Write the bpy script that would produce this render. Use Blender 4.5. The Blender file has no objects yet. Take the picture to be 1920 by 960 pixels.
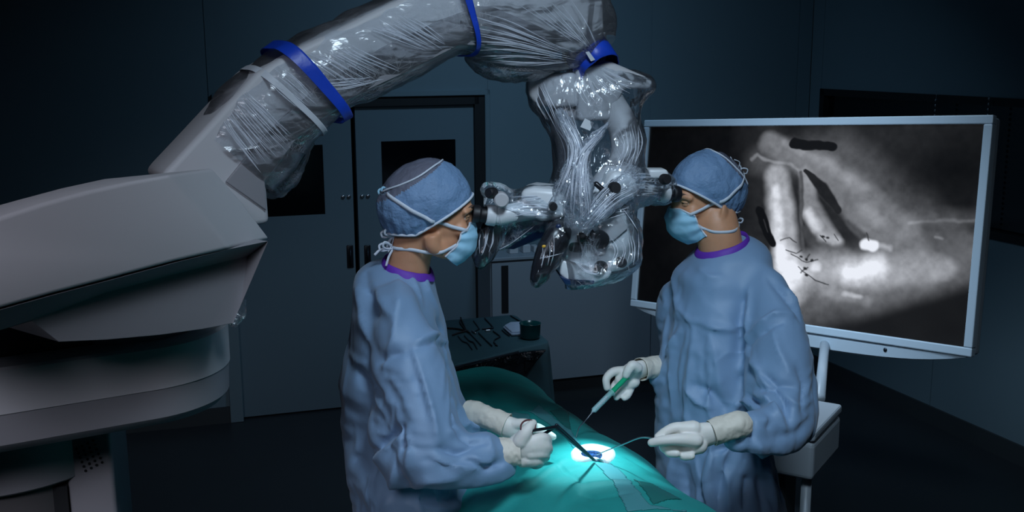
import bpy, bmesh, math, random
import numpy as np
from mathutils import Vector, Matrix, noise
from mathutils.bvhtree import BVHTree

random.seed(7)
RNG = np.random.default_rng(7)
SC = bpy.context.scene
COL = SC.collection

# ------------------------------------------------------------------ camera
F_PX, CAM_H, PITCH, ROLL = 1980.0, 2.0, math.radians(11.03), 0.006
CAM = Vector((0, 0, CAM_H))
_F = Vector((0, math.cos(PITCH), -math.sin(PITCH)))
_R0 = Vector((1, 0, 0)); _U0 = Vector((0, math.sin(PITCH), math.cos(PITCH)))
_R = _R0 * math.cos(ROLL) - _U0 * math.sin(ROLL)
_U = _U0 * math.cos(ROLL) + _R0 * math.sin(ROLL)
cam_d = bpy.data.cameras.new('camera'); cam = bpy.data.objects.new('camera', cam_d); COL.objects.link(cam)
cam_d.sensor_width = 36; cam_d.lens = F_PX / 1920 * 36; cam_d.clip_start = 0.05
m = Matrix.Identity(4)
for i in range(3):
    m[i][0] = _R[i]; m[i][1] = _U[i]; m[i][2] = -_F[i]; m[i][3] = CAM[i]
cam.matrix_world = m
SC.camera = cam

def ray(px, py):
    return _F + _R * ((px - 960) / F_PX) - _U * ((py - 480) / F_PX)
def P(px, py, d):                     # a point in the room seen at pixel (px, py) at distance d metres
    return CAM + ray(px, py) * d
def hitz(px, py, z):
    r = ray(px, py); return CAM + r * ((z - CAM.z) / r.z)
def hitplane(px, py, p0, n):
    r = ray(px, py); return CAM + r * ((p0 - CAM).dot(n) / r.dot(n))

# ------------------------------------------------------------------ world, exposure, lamps
SC.view_settings.view_transform = 'Standard'; SC.view_settings.look = 'None'
SC.view_settings.gamma = 1.0; SC.view_settings.exposure = 0.0
SC.view_settings.use_curve_mapping = False
SC.cycles.use_denoising = True
SC.cycles.max_bounces = 10; SC.cycles.transparent_max_bounces = 24
SC.cycles.sample_clamp_indirect = 4
w = bpy.data.worlds.new('world'); SC.world = w; w.use_nodes = True
w.node_tree.nodes['Background'].inputs[0].default_value = (0.25, 0.45, 0.6, 1)
w.node_tree.nodes['Background'].inputs[1].default_value = 0.004

def area(name, loc, target, size, power, col, size_y=None, spread=math.pi):
    l = bpy.data.lights.new(name, 'AREA'); l.energy = power; l.color = col; l.size = size
    if size_y: l.shape = 'RECTANGLE'; l.size_y = size_y
    l.spread = spread
    o = bpy.data.objects.new(name, l); COL.objects.link(o); o.location = loc
    o.rotation_euler = (Vector(target) - Vector(loc)).to_track_quat('-Z', 'Y').to_euler()
    return o
def spot(name, loc, target, power, col, angle, blend, size=0.02):
    l = bpy.data.lights.new(name, 'SPOT'); l.energy = power; l.color = col
    l.spot_size = angle; l.spot_blend = blend; l.shadow_soft_size = size
    o = bpy.data.objects.new(name, l); COL.objects.link(o); o.location = loc
    o.rotation_euler = (Vector(target) - Vector(loc)).to_track_quat('-Z', 'Y').to_euler()
    return o
SITE = hitz(1112, 853, 1.13)
# unseen area lights added at ceiling height to light people, microscope and walls
area('key_light', (0.30, 1.00, 2.9), (0.32, 2.35, 1.2), 0.45, 7.0, (0.66, 0.84, 1.0), spread=math.radians(85))  # added key for the two surgeons
area('left_fill_light', (-0.9, -0.3, 2.9), (-0.85, 1.75, 1.2), 1.0, 4.6, (0.84, 0.86, 1.0), spread=math.radians(58))  # added fill for the microscope stand
area('back_fill_light', (0.35, 4.4, 2.95), (0.1, 5.8, 0.9), 0.5, 7.5, (0.42, 0.70, 1.0), spread=math.radians(130))  # added to brighten the back wall
area('screen_fill_light', (0.35, 3.2, 2.9), (1.0, 3.7, 1.0), 0.5, 5.8, (0.60, 0.80, 1.0), spread=math.radians(62))  # added to brighten the monitor frame and the right sleeve
# the microscope's own illumination
spot('microscope_lamp', P(1074, 550, 2.36), SITE, 15.5, (0.42, 0.90, 1.0), math.radians(52), 1.0)
spot('microscope_lamp_core', P(1074, 550, 2.36), SITE, 6.5, (0.55, 0.92, 1.0), math.radians(10.5), 0.4)

# ------------------------------------------------------------------ materials
def _nt(name):
    mt = bpy.data.materials.new(name); mt.use_nodes = True
    nt = mt.node_tree; b = nt.nodes['Principled BSDF']; return mt, nt, b
def mat(name, col, rough=0.5, metal=0.0, bump=None, var=0.0, vscale=8, spec=0.5, trans=0, emit=None, estr=0, sheen=0, coat=0, sss=0, alpha=1):
    """plain procedural surface; bump = (scale, strength, distance) or list of those"""
    mt, nt, b = _nt(name)
    c = (*col, 1)
    b.inputs['Base Color'].default_value = c; b.inputs['Roughness'].default_value = rough
    b.inputs['Metallic'].default_value = metal; b.inputs['Specular IOR Level'].default_value = spec
    b.inputs['Transmission Weight'].default_value = trans; b.inputs['Coat Weight'].default_value = coat
    b.inputs['Sheen Weight'].default_value = sheen; b.inputs['Alpha'].default_value = alpha
    if sss:
        b.inputs['Subsurface Weight'].default_value = sss; b.inputs['Subsurface Radius'].default_value = (0.012, 0.005, 0.003)
        b.inputs['Subsurface Scale'].default_value = 1.0
    if emit: b.inputs['Emission Color'].default_value = (*emit, 1); b.inputs['Emission Strength'].default_value = estr
    tc = nt.nodes.new('ShaderNodeTexCoord')
    if var:
        n = nt.nodes.new('ShaderNodeTexNoise'); n.inputs['Scale'].default_value = vscale; n.inputs['Detail'].default_value = 5
        nt.links.new(tc.outputs['Object'], n.inputs['Vector'])
        mx = nt.nodes.new('ShaderNodeMix'); mx.data_type = 'RGBA'
        mx.inputs[6].default_value = (*[x * (1 - var) for x in col], 1); mx.inputs[7].default_value = (*[min(1, x * (1 + var)) for x in col], 1)
        nt.links.new(n.outputs['Fac'], mx.inputs[0]); nt.links.new(mx.outputs[2], b.inputs['Base Color'])
    if bump:
        if not isinstance(bump, list): bump = [bump]
        last = None
        for s, st, dist in bump:
            n = nt.nodes.new('ShaderNodeTexNoise'); n.inputs['Scale'].default_value = s; n.inputs['Detail'].default_value = 4
            nt.links.new(tc.outputs['Object'], n.inputs['Vector'])
            bp = nt.nodes.new('ShaderNodeBump'); bp.inputs['Strength'].default_value = st; bp.inputs['Distance'].default_value = dist
            nt.links.new(n.outputs['Fac'], bp.inputs['Height'])
            if last: nt.links.new(last.outputs[0], bp.inputs['Normal'])
            last = bp
        nt.links.new(last.outputs[0], b.inputs['Normal'])
    return mt

def film(name, body=0.10, tint=(0.75, 0.82, 0.95), crease=0.35, scale=14, rough=0.10, stretch=(1, 1, 1), bumpd=0.05, wire=0.0006):
    """clear crinkled plastic film: transparent, glossy, milky at creases, some pale lines painted in as crease highlights"""
    mt, nt, b = _nt(name); nt.nodes.remove(b)
    N = nt.nodes.new; L = nt.links.new
    out = nt.nodes['Material Output']
    tc = N('ShaderNodeTexCoord'); mp = N('ShaderNodeMapping'); mp.inputs['Scale'].default_value = stretch
    L(tc.outputs['Object'], mp.inputs['Vector'])
    nd = N('ShaderNodeTexNoise'); nd.inputs['Scale'].default_value = scale * 0.5; nd.inputs['Detail'].default_value = 3
    L(mp.outputs[0], nd.inputs['Vector'])
    mv = N('ShaderNodeVectorMath'); mv.operation = 'MULTIPLY_ADD'; mv.inputs[1].default_value = (1.6 / scale,) * 3
    L(nd.outputs['Color'], mv.inputs[0]); L(mp.outputs[0], mv.inputs[2])
    def vor(s, feat):
        v = N('ShaderNodeTexVoronoi'); v.feature = feat; v.inputs['Scale'].default_value = s; L(mv.outputs[0], v.inputs['Vector']); return v
    def mad(a, k, c=None):
        q = N('ShaderNodeMath'); q.operation = 'MULTIPLY_ADD'; L(a, q.inputs[0]); q.inputs[1].default_value = k
        if c is None: q.inputs[2].default_value = 0
        else: L(c, q.inputs[2])
        return q.outputs[0]
    h = mad(vor(scale, 'F1').outputs['Distance'], 1.0)
    h = mad(vor(scale * 2.3, 'F1').outputs['Distance'], 0.38, h)
    h = mad(vor(scale * 5.5, 'F1').outputs['Distance'], 0.13, h)
    bp = N('ShaderNodeBump'); bp.inputs['Strength'].default_value = 1.0; bp.inputs['Distance'].default_value = bumpd * 11 / scale
    L(h, bp.inputs['Height'])
    nl = N('ShaderNodeTexNoise'); nl.inputs['Scale'].default_value = scale * 0.6; nl.inputs['Detail'].default_value = 2; L(mp.outputs[0], nl.inputs['Vector'])
    ed = vor(scale * 1.3, 'DISTANCE_TO_EDGE')
    me_ = N('ShaderNodeMapRange'); me_.inputs[1].default_value = 0.0; me_.inputs[2].default_value = 0.05; me_.inputs[3].default_value = 1; me_.inputs[4].default_value = 0
    L(ed.outputs['Distance'], me_.inputs[0])
    mn_ = N('ShaderNodeMapRange'); mn_.inputs[1].default_value = 0.42; mn_.inputs[2].default_value = 0.68; L(nl.outputs['Fac'], mn_.inputs[0])
    ml = N('ShaderNodeMath'); ml.operation = 'MULTIPLY'; L(me_.outputs[0], ml.inputs[0]); L(mn_.outputs[0], ml.inputs[1])
    wf = N('ShaderNodeWireframe'); wf.inputs['Size'].default_value = wire
    nw = N('ShaderNodeMapRange'); nw.inputs[1].default_value = 0.46; nw.inputs[2].default_value = 0.60; L(nd.outputs['Fac'], nw.inputs[0])
    mw = N('ShaderNodeMath'); mw.operation = 'MULTIPLY'; L(wf.outputs[0], mw.inputs[0]); L(nw.outputs[0], mw.inputs[1])  # painted crease highlights: pale lines along some mesh edges
    mxx = N('ShaderNodeMath'); mxx.operation = 'MAXIMUM'; L(ml.outputs[0], mxx.inputs[0]); L(mw.outputs[0], mxx.inputs[1]); ml = mxx
    mr = N('ShaderNodeMapRange'); mr.inputs[3].default_value = body; mr.inputs[4].default_value = body + crease; L(ml.outputs[0], mr.inputs[0])
    tr = N('ShaderNodeBsdfTransparent'); tr.inputs[0].default_value = (0.93, 0.96, 0.98, 1)
    df = N('ShaderNodeBsdfDiffuse'); df.inputs[0].default_value = (*tint, 1); L(bp.outputs[0], df.inputs['Normal'])
    tl = N('ShaderNodeBsdfTranslucent'); tl.inputs[0].default_value = (*tint, 1); L(bp.outputs[0], tl.inputs['Normal'])
    md = N('ShaderNodeMixShader'); md.inputs[0].default_value = 0.4; L(df.outputs[0], md.inputs[1]); L(tl.outputs[0], md.inputs[2])
    m1 = N('ShaderNodeMixShader'); L(mr.outputs[0], m1.inputs[0]); L(tr.outputs[0], m1.inputs[1]); L(md.outputs[0], m1.inputs[2])
    gl = N('ShaderNodeBsdfGlossy'); gl.inputs['Roughness'].default_value = rough; gl.inputs[0].default_value = (1, 1, 1, 1)
    L(bp.outputs[0], gl.inputs['Normal'])
    lw = N('ShaderNodeFresnel'); lw.inputs['IOR'].default_value = 1.45; L(bp.outputs[0], lw.inputs['Normal'])
    mm = N('ShaderNodeMath'); mm.operation = 'MULTIPLY_ADD'; mm.inputs[1].default_value = 0.9; mm.inputs[2].default_value = 0.03
    mm.use_clamp = True; L(lw.outputs[0], mm.inputs[0])
    m2 = N('ShaderNodeMixShader'); L(mm.outputs[0], m2.inputs[0]); L(m1.outputs[0], m2.inputs[1]); L(gl.outputs[0], m2.inputs[2])
    L(m2.outputs[0], out.inputs['Surface'])
    return mt

M = {}
M['wall'] = mat('wall_panel', (0.20, 0.29, 0.34), 0.55, var=0.06, vscale=2)
M['wall_pale'] = mat('cabinet_laminate', (0.36, 0.42, 0.48), 0.45, var=0.05, vscale=3)
M['door'] = mat('door_laminate', (0.17, 0.25, 0.30), 0.5, var=0.06, vscale=2)
M['dark'] = mat('dark_matte', (0.012, 0.014, 0.017), 0.6)
M['black_glass'] = mat('black_glass', (0.004, 0.005, 0.007), 0.12, var=0.3, vscale=3)
M['floor'] = mat('floor_vinyl', (0.035, 0.042, 0.050), 0.42, var=0.15, vscale=3)
M['ceiling'] = mat('ceiling_paint', (0.10, 0.12, 0.14), 0.8)
M['base'] = mat('plinth_grey', (0.045, 0.055, 0.062), 0.6, var=0.1)
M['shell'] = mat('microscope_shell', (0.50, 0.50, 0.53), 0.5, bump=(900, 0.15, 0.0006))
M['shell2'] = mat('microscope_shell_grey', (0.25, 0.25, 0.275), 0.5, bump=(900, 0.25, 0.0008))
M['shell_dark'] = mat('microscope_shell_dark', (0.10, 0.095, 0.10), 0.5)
M['white_plastic'] = mat('white_enamel', (0.66, 0.69, 0.73), 0.35)
M['black_plastic'] = mat('black_plastic', (0.012, 0.013, 0.018), 0.28)
M['black_rubber'] = mat('black_rubber', (0.010, 0.010, 0.013), 0.5)
M['navy'] = mat('navy_plastic', (0.012, 0.03, 0.09), 0.3)
M['steel'] = mat('brushed_steel', (0.55, 0.58, 0.62), 0.28, metal=1.0)
M['dark_steel'] = mat('dark_steel', (0.03, 0.04, 0.055), 0.35, metal=0.7)
M['tape_blue'] = mat('blue_tape', (0.010, 0.055, 0.50), 0.4, bump=(60, 0.5, 0.002), var=0.15, vscale=30)
M['tape_white'] = mat('pale_tape', (0.55, 0.58, 0.64), 0.45)

# ------------------------------------------------------------------ mesh helpers
def link(name, me, material=None, parent=None, smooth=True):
    o = bpy.data.objects.new(name, me); COL.objects.link(o)
    if material is not None: me.materials.append(material)
    if smooth and len(me.polygons): me.polygons.foreach_set('use_smooth', [True] * len(me.polygons))
    if parent is not None: o.parent = parent
    return o
def worldloc(o):
    v = Vector(o.location)
    while o.parent is not None:
        o = o.parent; v += Vector(o.location)
    return v
def part(name, vf, material, parent=None, smooth=True, at=None):
    """vf = (verts in world coordinates, faces); becomes ONE mesh object"""
    v, f = vf
    v = np.asarray([tuple(x) for x in v], dtype=float) if not isinstance(v, np.ndarray) else v
    base = worldloc(parent) if parent is not None else Vector((0, 0, 0))
    c = Vector(at) if at is not None else (Vector(v.mean(0)) if parent is None else Vector(v.mean(0)))
    me = bpy.data.meshes.new(name)
    me.from_pydata((v - np.array(c)).tolist(), [], [tuple(x) for x in f]); me.update()
    o = link(name, me, material, parent, smooth)
    o.location = c - base
    return o
def thing(name, label, cat, loc, group=None):
    o = bpy.data.objects.new(name, None); COL.objects.link(o); o.location = loc; o.empty_display_size = 0.05
    return tag(o, label, cat, group)
def tag(o, label, cat, group=None, kind=None):
    o['label'] = label; o['category'] = cat
    if group: o['group'] = group
    if kind: o['kind'] = kind
    return o
def struct(o):
    o['kind'] = 'structure'; return o
def join(*vfs):
    V, Fc, n = [], [], 0
    for v, f in vfs:
        V.extend([tuple(x) for x in v]); Fc.extend([tuple(i + n for i in q) for q in f]); n += len(v)
    return V, Fc
def obox(c, ax, ay, az, sx, sy, sz):
    """oriented box: centre, unit axes, full sizes"""
    c = Vector(c); V = []
    for k in (-1, 1):
        for a, b in ((-1, -1), (1, -1), (1, 1), (-1, 1)):
            V.append(c + Vector(ax) * (a * sx / 2) + Vector(ay) * (b * sy / 2) + Vector(az) * (k * sz / 2))
    return V, [(0, 3, 2, 1), (4, 5, 6, 7), (0, 1, 5, 4), (1, 2, 6, 5), (2, 3, 7, 6), (3, 0, 4, 7)]
def box(x0, x1, y0, y1, z0, z1):
    return obox(((x0 + x1) / 2, (y0 + y1) / 2, (z0 + z1) / 2), (1, 0, 0), (0, 1, 0), (0, 0, 1), x1 - x0, y1 - y0, z1 - z0)
def bevel(vf, w, seg=2, ang=30):
    me = bpy.data.meshes.new('t'); me.from_pydata([tuple(x) for x in vf[0]], [], vf[1]); bm = bmesh.new(); bm.from_mesh(me)
    bmesh.ops.recalc_face_normals(bm, faces=bm.faces)
    es = [e for e in bm.edges if len(e.link_faces) == 2 and e.calc_face_angle(0) > math.radians(ang)]
    bmesh.ops.bevel(bm, geom=es, offset=w, segments=seg, profile=0.5, affect='EDGES', clamp_overlap=True)
    bm.verts.index_update()
    V = [v.co.copy() for v in bm.verts]; Fc = [tuple(v.index for v in f.verts) for f in bm.faces]
    bm.free(); bpy.data.meshes.remove(me); return V, Fc
def flatshade(o, ang=32):
    """smooth shading with sharp edges above an angle"""
    me = o.data
    bm = bmesh.new(); bm.from_mesh(me)
    for e in bm.edges:
        if len(e.link_faces) == 2: e.smooth = e.calc_face_angle(0) < math.radians(ang)
    bm.to_mesh(me); bm.free(); return o
def loft(rings, closed=True, cap=True):
    n = len(rings[0]); V = [Vector(p) for r in rings for p in r]; Fc = []
    for i in range(len(rings) - 1):
        for j in range(n if closed else n - 1):
            k = (j + 1) % n
            Fc.append((i * n + j, i * n + k, (i + 1) * n + k, (i + 1) * n + j))
    if cap and closed:
        Fc.append(tuple(range(n - 1, -1, -1))); Fc.append(tuple((len(rings) - 1) * n + j for j in range(n)))
    return V, Fc
def spline(pts, n):
    """Catmull-Rom through tuples of any length -> n samples"""
    a = np.array([tuple(p) for p in pts], float)
    if len(a) == 2: return np.array([a[0] + (a[1] - a[0]) * t for t in np.linspace(0, 1, n)])
    q = np.vstack([2 * a[0] - a[1], a, 2 * a[-1] - a[-2]]); out = []
    for t in np.linspace(0, len(a) - 1, n):
        i = min(int(t), len(a) - 2); u = t - i; p0, p1, p2, p3 = q[i:i + 4]
        out.append(0.5 * (2 * p1 + (p2 - p0) * u + (2 * p0 - 5 * p1 + 4 * p2 - p3) * u * u + (3 * p1 - p0 - 3 * p2 + p3) * u ** 3))
    return np.array(out)
def tube(pts, r, seg=12, n=None, flat=1.0, up=None, cap=True, rcap=False):
    """swept tube; pts world points; r radius or list; flat = ratio of second radius"""
    k = len(pts)
    rr = list(r) if hasattr(r, '__len__') else [r] * k
    a = np.array([(*p, q) for p, q in zip(pts, rr)], float)
    s = spline(a, n) if n else a
    c = [Vector(x[:3]) for x in s]; R = [max(1e-5, x[3]) for x in s]
    if rcap:
        c2, R2 = [], []
        t0 = (c[1] - c[0]).normalized(); t1 = (c[-1] - c[-2]).normalized()
        for q in (85, 60, 30): q = math.radians(q); c2.append(c[0] - t0 * R[0] * math.sin(q)); R2.append(R[0] * math.cos(q))
        c2 += c; R2 += R
        for q in (30, 60, 85): q = math.radians(q); c2.append(c[-1] + t1 * R[-1] * math.sin(q)); R2.append(R[-1] * math.cos(q))
        c, R = c2, R2
    T = [((c[min(i + 1, len(c) - 1)] - c[max(i - 1, 0)]).normalized()) for i in range(len(c))]
    u = Vector(up) if up is not None else (Vector((0, 0, 1)) if abs(T[0].z) < 0.9 else Vector((0, 1, 0)))
    rings = []
    for i in range(len(c)):
        if up is not None: u = Vector(up)
        u = (u - T[i] * u.dot(T[i])).normalized(); v = T[i].cross(u)
        rings.append([c[i] + (u * math.cos(a_) + v * math.sin(a_) * flat) * R[i] for a_ in [2 * math.pi * j / seg for j in range(seg)]])
    return loft(rings, cap=cap)
def ribbon(pts, wid, thick, up, n=None):
    """flat band: wid across `up`-ish direction"""
    s = spline(pts, n) if n else np.array([tuple(p) for p in pts])
    c = [Vector(x) for x in s]; rings = []
    ups = up if isinstance(up, list) else [up] * len(c)
    for i in range(len(c)):
        t = (c[min(i + 1, len(c) - 1)] - c[max(i - 1, 0)]).normalized()
        u = Vector(ups[i]); u = (u - t * u.dot(t)).normalized(); v = t.cross(u)
        rings.append([c[i] + u * wid / 2 + v * thick / 2, c[i] - u * wid / 2 + v * thick / 2, c[i] - u * wid / 2 - v * thick / 2, c[i] + u * wid / 2 - v * thick / 2])
    return loft(rings)
def ellipsoid(c, rx, ry, rz, rot=None, seg=24, rings=14):
    V, Fc = [], []
    Mx = rot if rot is not None else Matrix.Identity(3)
    for i in range(rings + 1):
        th = math.pi * i / rings
        for j in range(seg):
            ph = 2 * math.pi * j / seg
            V.append(Vector(c) + Mx @ Vector((rx * math.sin(th) * math.cos(ph), ry * math.sin(th) * math.sin(ph), rz * math.cos(th))))
    for i in range(rings):
        for j in range(seg):
            k = (j + 1) % seg; Fc.append((i * seg + j, (i + 1) * seg + j, (i + 1) * seg + k, i * seg + k))
    return V, Fc
def cyl(p0, p1, r0, r1=None, seg=32, bev=0.0):
    p0, p1 = Vector(p0), Vector(p1); r1 = r0 if r1 is None else r1
    t = (p1 - p0); L = t.length; t.normalize()
    if bev <= 0: return tube([p0, p1], [r0, r1], seg)
    return tube([p0, p0 + t * bev * 0.3, p0 + t * bev, p1 - t * bev, p1 - t * bev * 0.3, p1], [r0 - bev, r0 - bev * 0.3, r0, r1, r1 - bev * 0.3, r1 - bev], seg)
def lathe(c, axis, prof, seg=40):
    """prof = [(distance along axis, radius)]"""
    ax = Vector(axis).normalized()
    u = Vector((0, 0, 1)) if abs(ax.z) < 0.9 else Vector((0, 1, 0))
    u = (u - ax * u.dot(ax)).normalized(); v = ax.cross(u)
    rings = [[Vector(c) + ax * a + (u * math.cos(t) + v * math.sin(t)) * max(r, 1e-5) for t in [2 * math.pi * j / seg for j in range(seg)]] for a, r in prof]
    return loft(rings, cap=True)

def remesh(vf, voxel, smooth=0, fac=0.5):
    """fuse overlapping closed pieces into one continuous surface"""
    me = bpy.data.meshes.new('fuse'); me.from_pydata([tuple(x) for x in vf[0]], [], [tuple(f) for f in vf[1]]); me.update()
    bm = bmesh.new(); bm.from_mesh(me); bmesh.ops.recalc_face_normals(bm, faces=bm.faces); bm.to_mesh(me); bm.free()
    o = bpy.data.objects.new('fuse', me); COL.objects.link(o)
    md = o.modifiers.new('r', 'REMESH'); md.mode = 'VOXEL'; md.voxel_size = voxel; md.adaptivity = 0
    if smooth:
        ms = o.modifiers.new('s', 'SMOOTH'); ms.factor = fac; ms.iterations = smooth
    dg = bpy.context.evaluated_depsgraph_get(); dg.update()
    ev = o.evaluated_get(dg); m2 = ev.to_mesh()
    V = np.empty(len(m2.vertices) * 3); m2.vertices.foreach_get('co', V); V = V.reshape(-1, 3).copy()
    Fc = [tuple(p.vertices) for p in m2.polygons]
    ev.to_mesh_clear(); bpy.data.objects.remove(o); bpy.data.meshes.remove(me)
    return V, Fc
def quads(Fc):
    return np.array([f if len(f) == 4 else (f[0], f[1], f[2], f[2]) for f in Fc], int)
def vnormals(V, Fq):
    a, b, c, d = V[Fq[:, 0]], V[Fq[:, 1]], V[Fq[:, 2]], V[Fq[:, 3]]
    n = np.cross(c - a, d - b); z = (Fq[:, 2] == Fq[:, 3]); n[z] = np.cross(b[z] - a[z], c[z] - a[z])
    out = np.zeros_like(V)
    for k in range(4):
        for ax in range(3): out[:, ax] += np.bincount(Fq[:, k], n[:, ax], len(V))
    return out / (np.linalg.norm(out, axis=1, keepdims=True) + 1e-12)
def edges_of(Fq):
    e = np.vstack([Fq[:, [0, 1]], Fq[:, [1, 2]], Fq[:, [2, 3]], Fq[:, [3, 0]]]); e = e[e[:, 0] != e[:, 1]]
    e.sort(axis=1); return np.unique(e, axis=0)
def lap(V, E, deg):
    out = np.zeros_like(V)
    for ax in range(3):
        out[:, ax] = (np.bincount(E[:, 0], V[E[:, 1], ax], len(V)) + np.bincount(E[:, 1], V[E[:, 0], ax], len(V))) / deg
    return out
def laplace(vf, it, fac=0.5):
    V, Fc = vf; V = np.array([tuple(x) for x in V]) if not isinstance(V, np.ndarray) else V.copy()
    E = edges_of(quads(Fc)); deg = np.bincount(E.ravel(), minlength=len(V)).astype(float); deg[deg == 0] = 1
    for _ in range(it): V += (lap(V, E, deg) - V) * fac
    return V, Fc
def noise3(V, scale, seed=0, octs=3):
    """smooth value noise on arrays (sum of octaves)"""
    out = np.zeros(len(V)); amp = 1.0
    for o_ in range(octs):
        q = V * scale * (2 ** o_) + seed * 17.3 + o_ * 5.1
        i = np.floor(q).astype(int); f = q - i; f = f * f * (3 - 2 * f)
        def h(a, b, c):
            n = (a * 374761393 + b * 668265263 + c * 2147483647 + seed * 144269) & 0xffffffff
            n = ((n ^ (n >> 13)) * 1274126177) & 0xffffffff
            return ((n ^ (n >> 16)) & 0xffff) / 32767.5 - 1
        s = 0
        for dx in (0, 1):
            for dy in (0, 1):
                for dz in (0, 1):
                    wgt = (f[:, 0] if dx else 1 - f[:, 0]) * (f[:, 1] if dy else 1 - f[:, 1]) * (f[:, 2] if dz else 1 - f[:, 2])
                    s = s + wgt * h(i[:, 0] + dx, i[:, 1] + dy, i[:, 2] + dz)
        out += s * amp; amp *= 0.5
    return out
def wrinkle(vf, stretch=1.06, it=120, out=0.02, inn=0.004, bend=0.12, seed=1, amp=0.006, nscale=14, aniso=None, pin=None):
    """cloth relaxation: give the surface a little more material than the form underneath, hold it in a band round the form and let it buckle into folds"""
    V0, Fc = vf; V0 = np.array([tuple(x) for x in V0]) if not isinstance(V0, np.ndarray) else V0
    Fq = quads(Fc); E = edges_of(Fq); N0 = vnormals(V0, Fq)
    deg = np.bincount(E.ravel(), minlength=len(V0)).astype(float); deg[deg == 0] = 1
    st = stretch if aniso is None else aniso(V0)
    if aniso is None: pts = V0
    nz = noise3(V0 if aniso is None else V0, nscale, seed, 3)
    V = V0 + N0 * (amp * nz)[:, None]
    d0 = V0[E[:, 1]] - V0[E[:, 0]]; L0 = np.linalg.norm(d0, axis=1)
    sv = np.full(len(V0), stretch) if not callable(aniso) else aniso(V0)
    se = 0.5 * (sv[E[:, 0]] + sv[E[:, 1]]); L0 = L0 * se
    pw = np.ones(len(V0)) if pin is None else 1 - pin(V0)
    for k in range(it):
        d = V[E[:, 1]] - V[E[:, 0]]; L = np.linalg.norm(d, axis=1) + 1e-9
        c = d * (0.5 * (L - L0) / L)[:, None]
        mv = np.zeros_like(V)
        for ax in range(3):
            mv[:, ax] = np.bincount(E[:, 0], c[:, ax], len(V)) - np.bincount(E[:, 1], c[:, ax], len(V))
        V = V + mv / deg[:, None] * 1.6
        V += (lap(V, E, deg) - V) * bend
        D = V - V0; dn = (D * N0).sum(1); T = D - N0 * dn[:, None]
        tl = np.linalg.norm(T, axis=1); T *= np.minimum(1, out * 0.8 / (tl + 1e-9))[:, None]
        dn = np.clip(dn, -inn, out)
        V = V0 + (T + N0 * dn[:, None]) * pw[:, None]
    return V, Fc
def cloth(vf, stretch, it, out, inn, bend, seed, amp, nscale, pinf):
    V0, Fc = vf; Fq = quads(Fc); E = edges_of(Fq); N0 = vnormals(V0, Fq); deg = np.bincount(E.ravel(), minlength=len(V0)).astype(float)
    # shear ties across each quad keep the weave square
    D2 = np.vstack([Fq[:, [0, 2]], Fq[:, [1, 3]]]); D2 = D2[D2[:, 0] != D2[:, 1]]
    A = np.vstack([E, D2]); L0 = np.linalg.norm(V0[A[:, 1]] - V0[A[:, 0]], axis=1) * stretch
    dA = np.bincount(A.ravel(), minlength=len(V0)).astype(float)
    V = V0 + N0 * (amp * noise3(V0, nscale, seed, 3))[:, None]; vel = np.zeros_like(V); w_ = 1 - pinf(V0)
    for k in range(it):
        old = V.copy(); V = V + vel * 0.86; V[:, 2] -= 0.00012
        for _ in range(2):
            d = V[A[:, 1]] - V[A[:, 0]]; L = np.linalg.norm(d, axis=1) + 1e-9; r = (L - L0) / L
            c = d * (0.5 * np.where(r > 0, r, r * 0.7))[:, None]; mv = np.zeros_like(V)
            for ax in range(3): mv[:, ax] = np.bincount(A[:, 0], c[:, ax], len(V)) - np.bincount(A[:, 1], c[:, ax], len(V))
            V += mv / dA[:, None] * 1.7
        V += (lap(V, E, deg) - V) * bend
        D = V - V0; dn = (D * N0).sum(1); T = D - N0 * dn[:, None]; tl = np.linalg.norm(T, axis=1)
        T *= np.minimum(1, 0.03 / (tl + 1e-9))[:, None]
        V = V0 + (T + N0 * np.clip(dn, -inn, out)[:, None]) * w_[:, None]
        vel = V - old
    return V, Fc
def subdiv(vf, lv):
    me = bpy.data.meshes.new('sub'); me.from_pydata(vf[0].tolist(), [], [tuple(f) for f in vf[1]]); me.update()
    o = bpy.data.objects.new('sub', me); COL.objects.link(o); md = o.modifiers.new('s', 'SUBSURF'); md.levels = lv; md.render_levels = lv
    dg = bpy.context.evaluated_depsgraph_get(); dg.update(); ev = o.evaluated_get(dg); m2 = ev.to_mesh()
    V = np.empty(len(m2.vertices) * 3); m2.vertices.foreach_get('co', V); V = V.reshape(-1, 3).copy(); Fc = [tuple(p.vertices) for p in m2.polygons]
    ev.to_mesh_clear(); bpy.data.objects.remove(o); bpy.data.meshes.remove(me); return V, Fc
def crumple(vf, ratio):
    """turn a wrinkled sheet into the flat facets and straight creases of stiff film"""
    me = bpy.data.meshes.new('dec'); me.from_pydata(vf[0].tolist(), [], [tuple(f) for f in vf[1]]); me.update()
    o = bpy.data.objects.new('dec', me); COL.objects.link(o)
    t_ = o.modifiers.new('t', 'TRIANGULATE'); md = o.modifiers.new('d', 'DECIMATE'); md.ratio = ratio
    dg = bpy.context.evaluated_depsgraph_get(); dg.update(); ev = o.evaluated_get(dg); m2 = ev.to_mesh()
    V = np.empty(len(m2.vertices) * 3); m2.vertices.foreach_get('co', V); V = V.reshape(-1, 3).copy(); Fc = [tuple(p.vertices) for p in m2.polygons]
    ev.to_mesh_clear(); bpy.data.objects.remove(o); bpy.data.meshes.remove(me); return V, Fc
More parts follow.
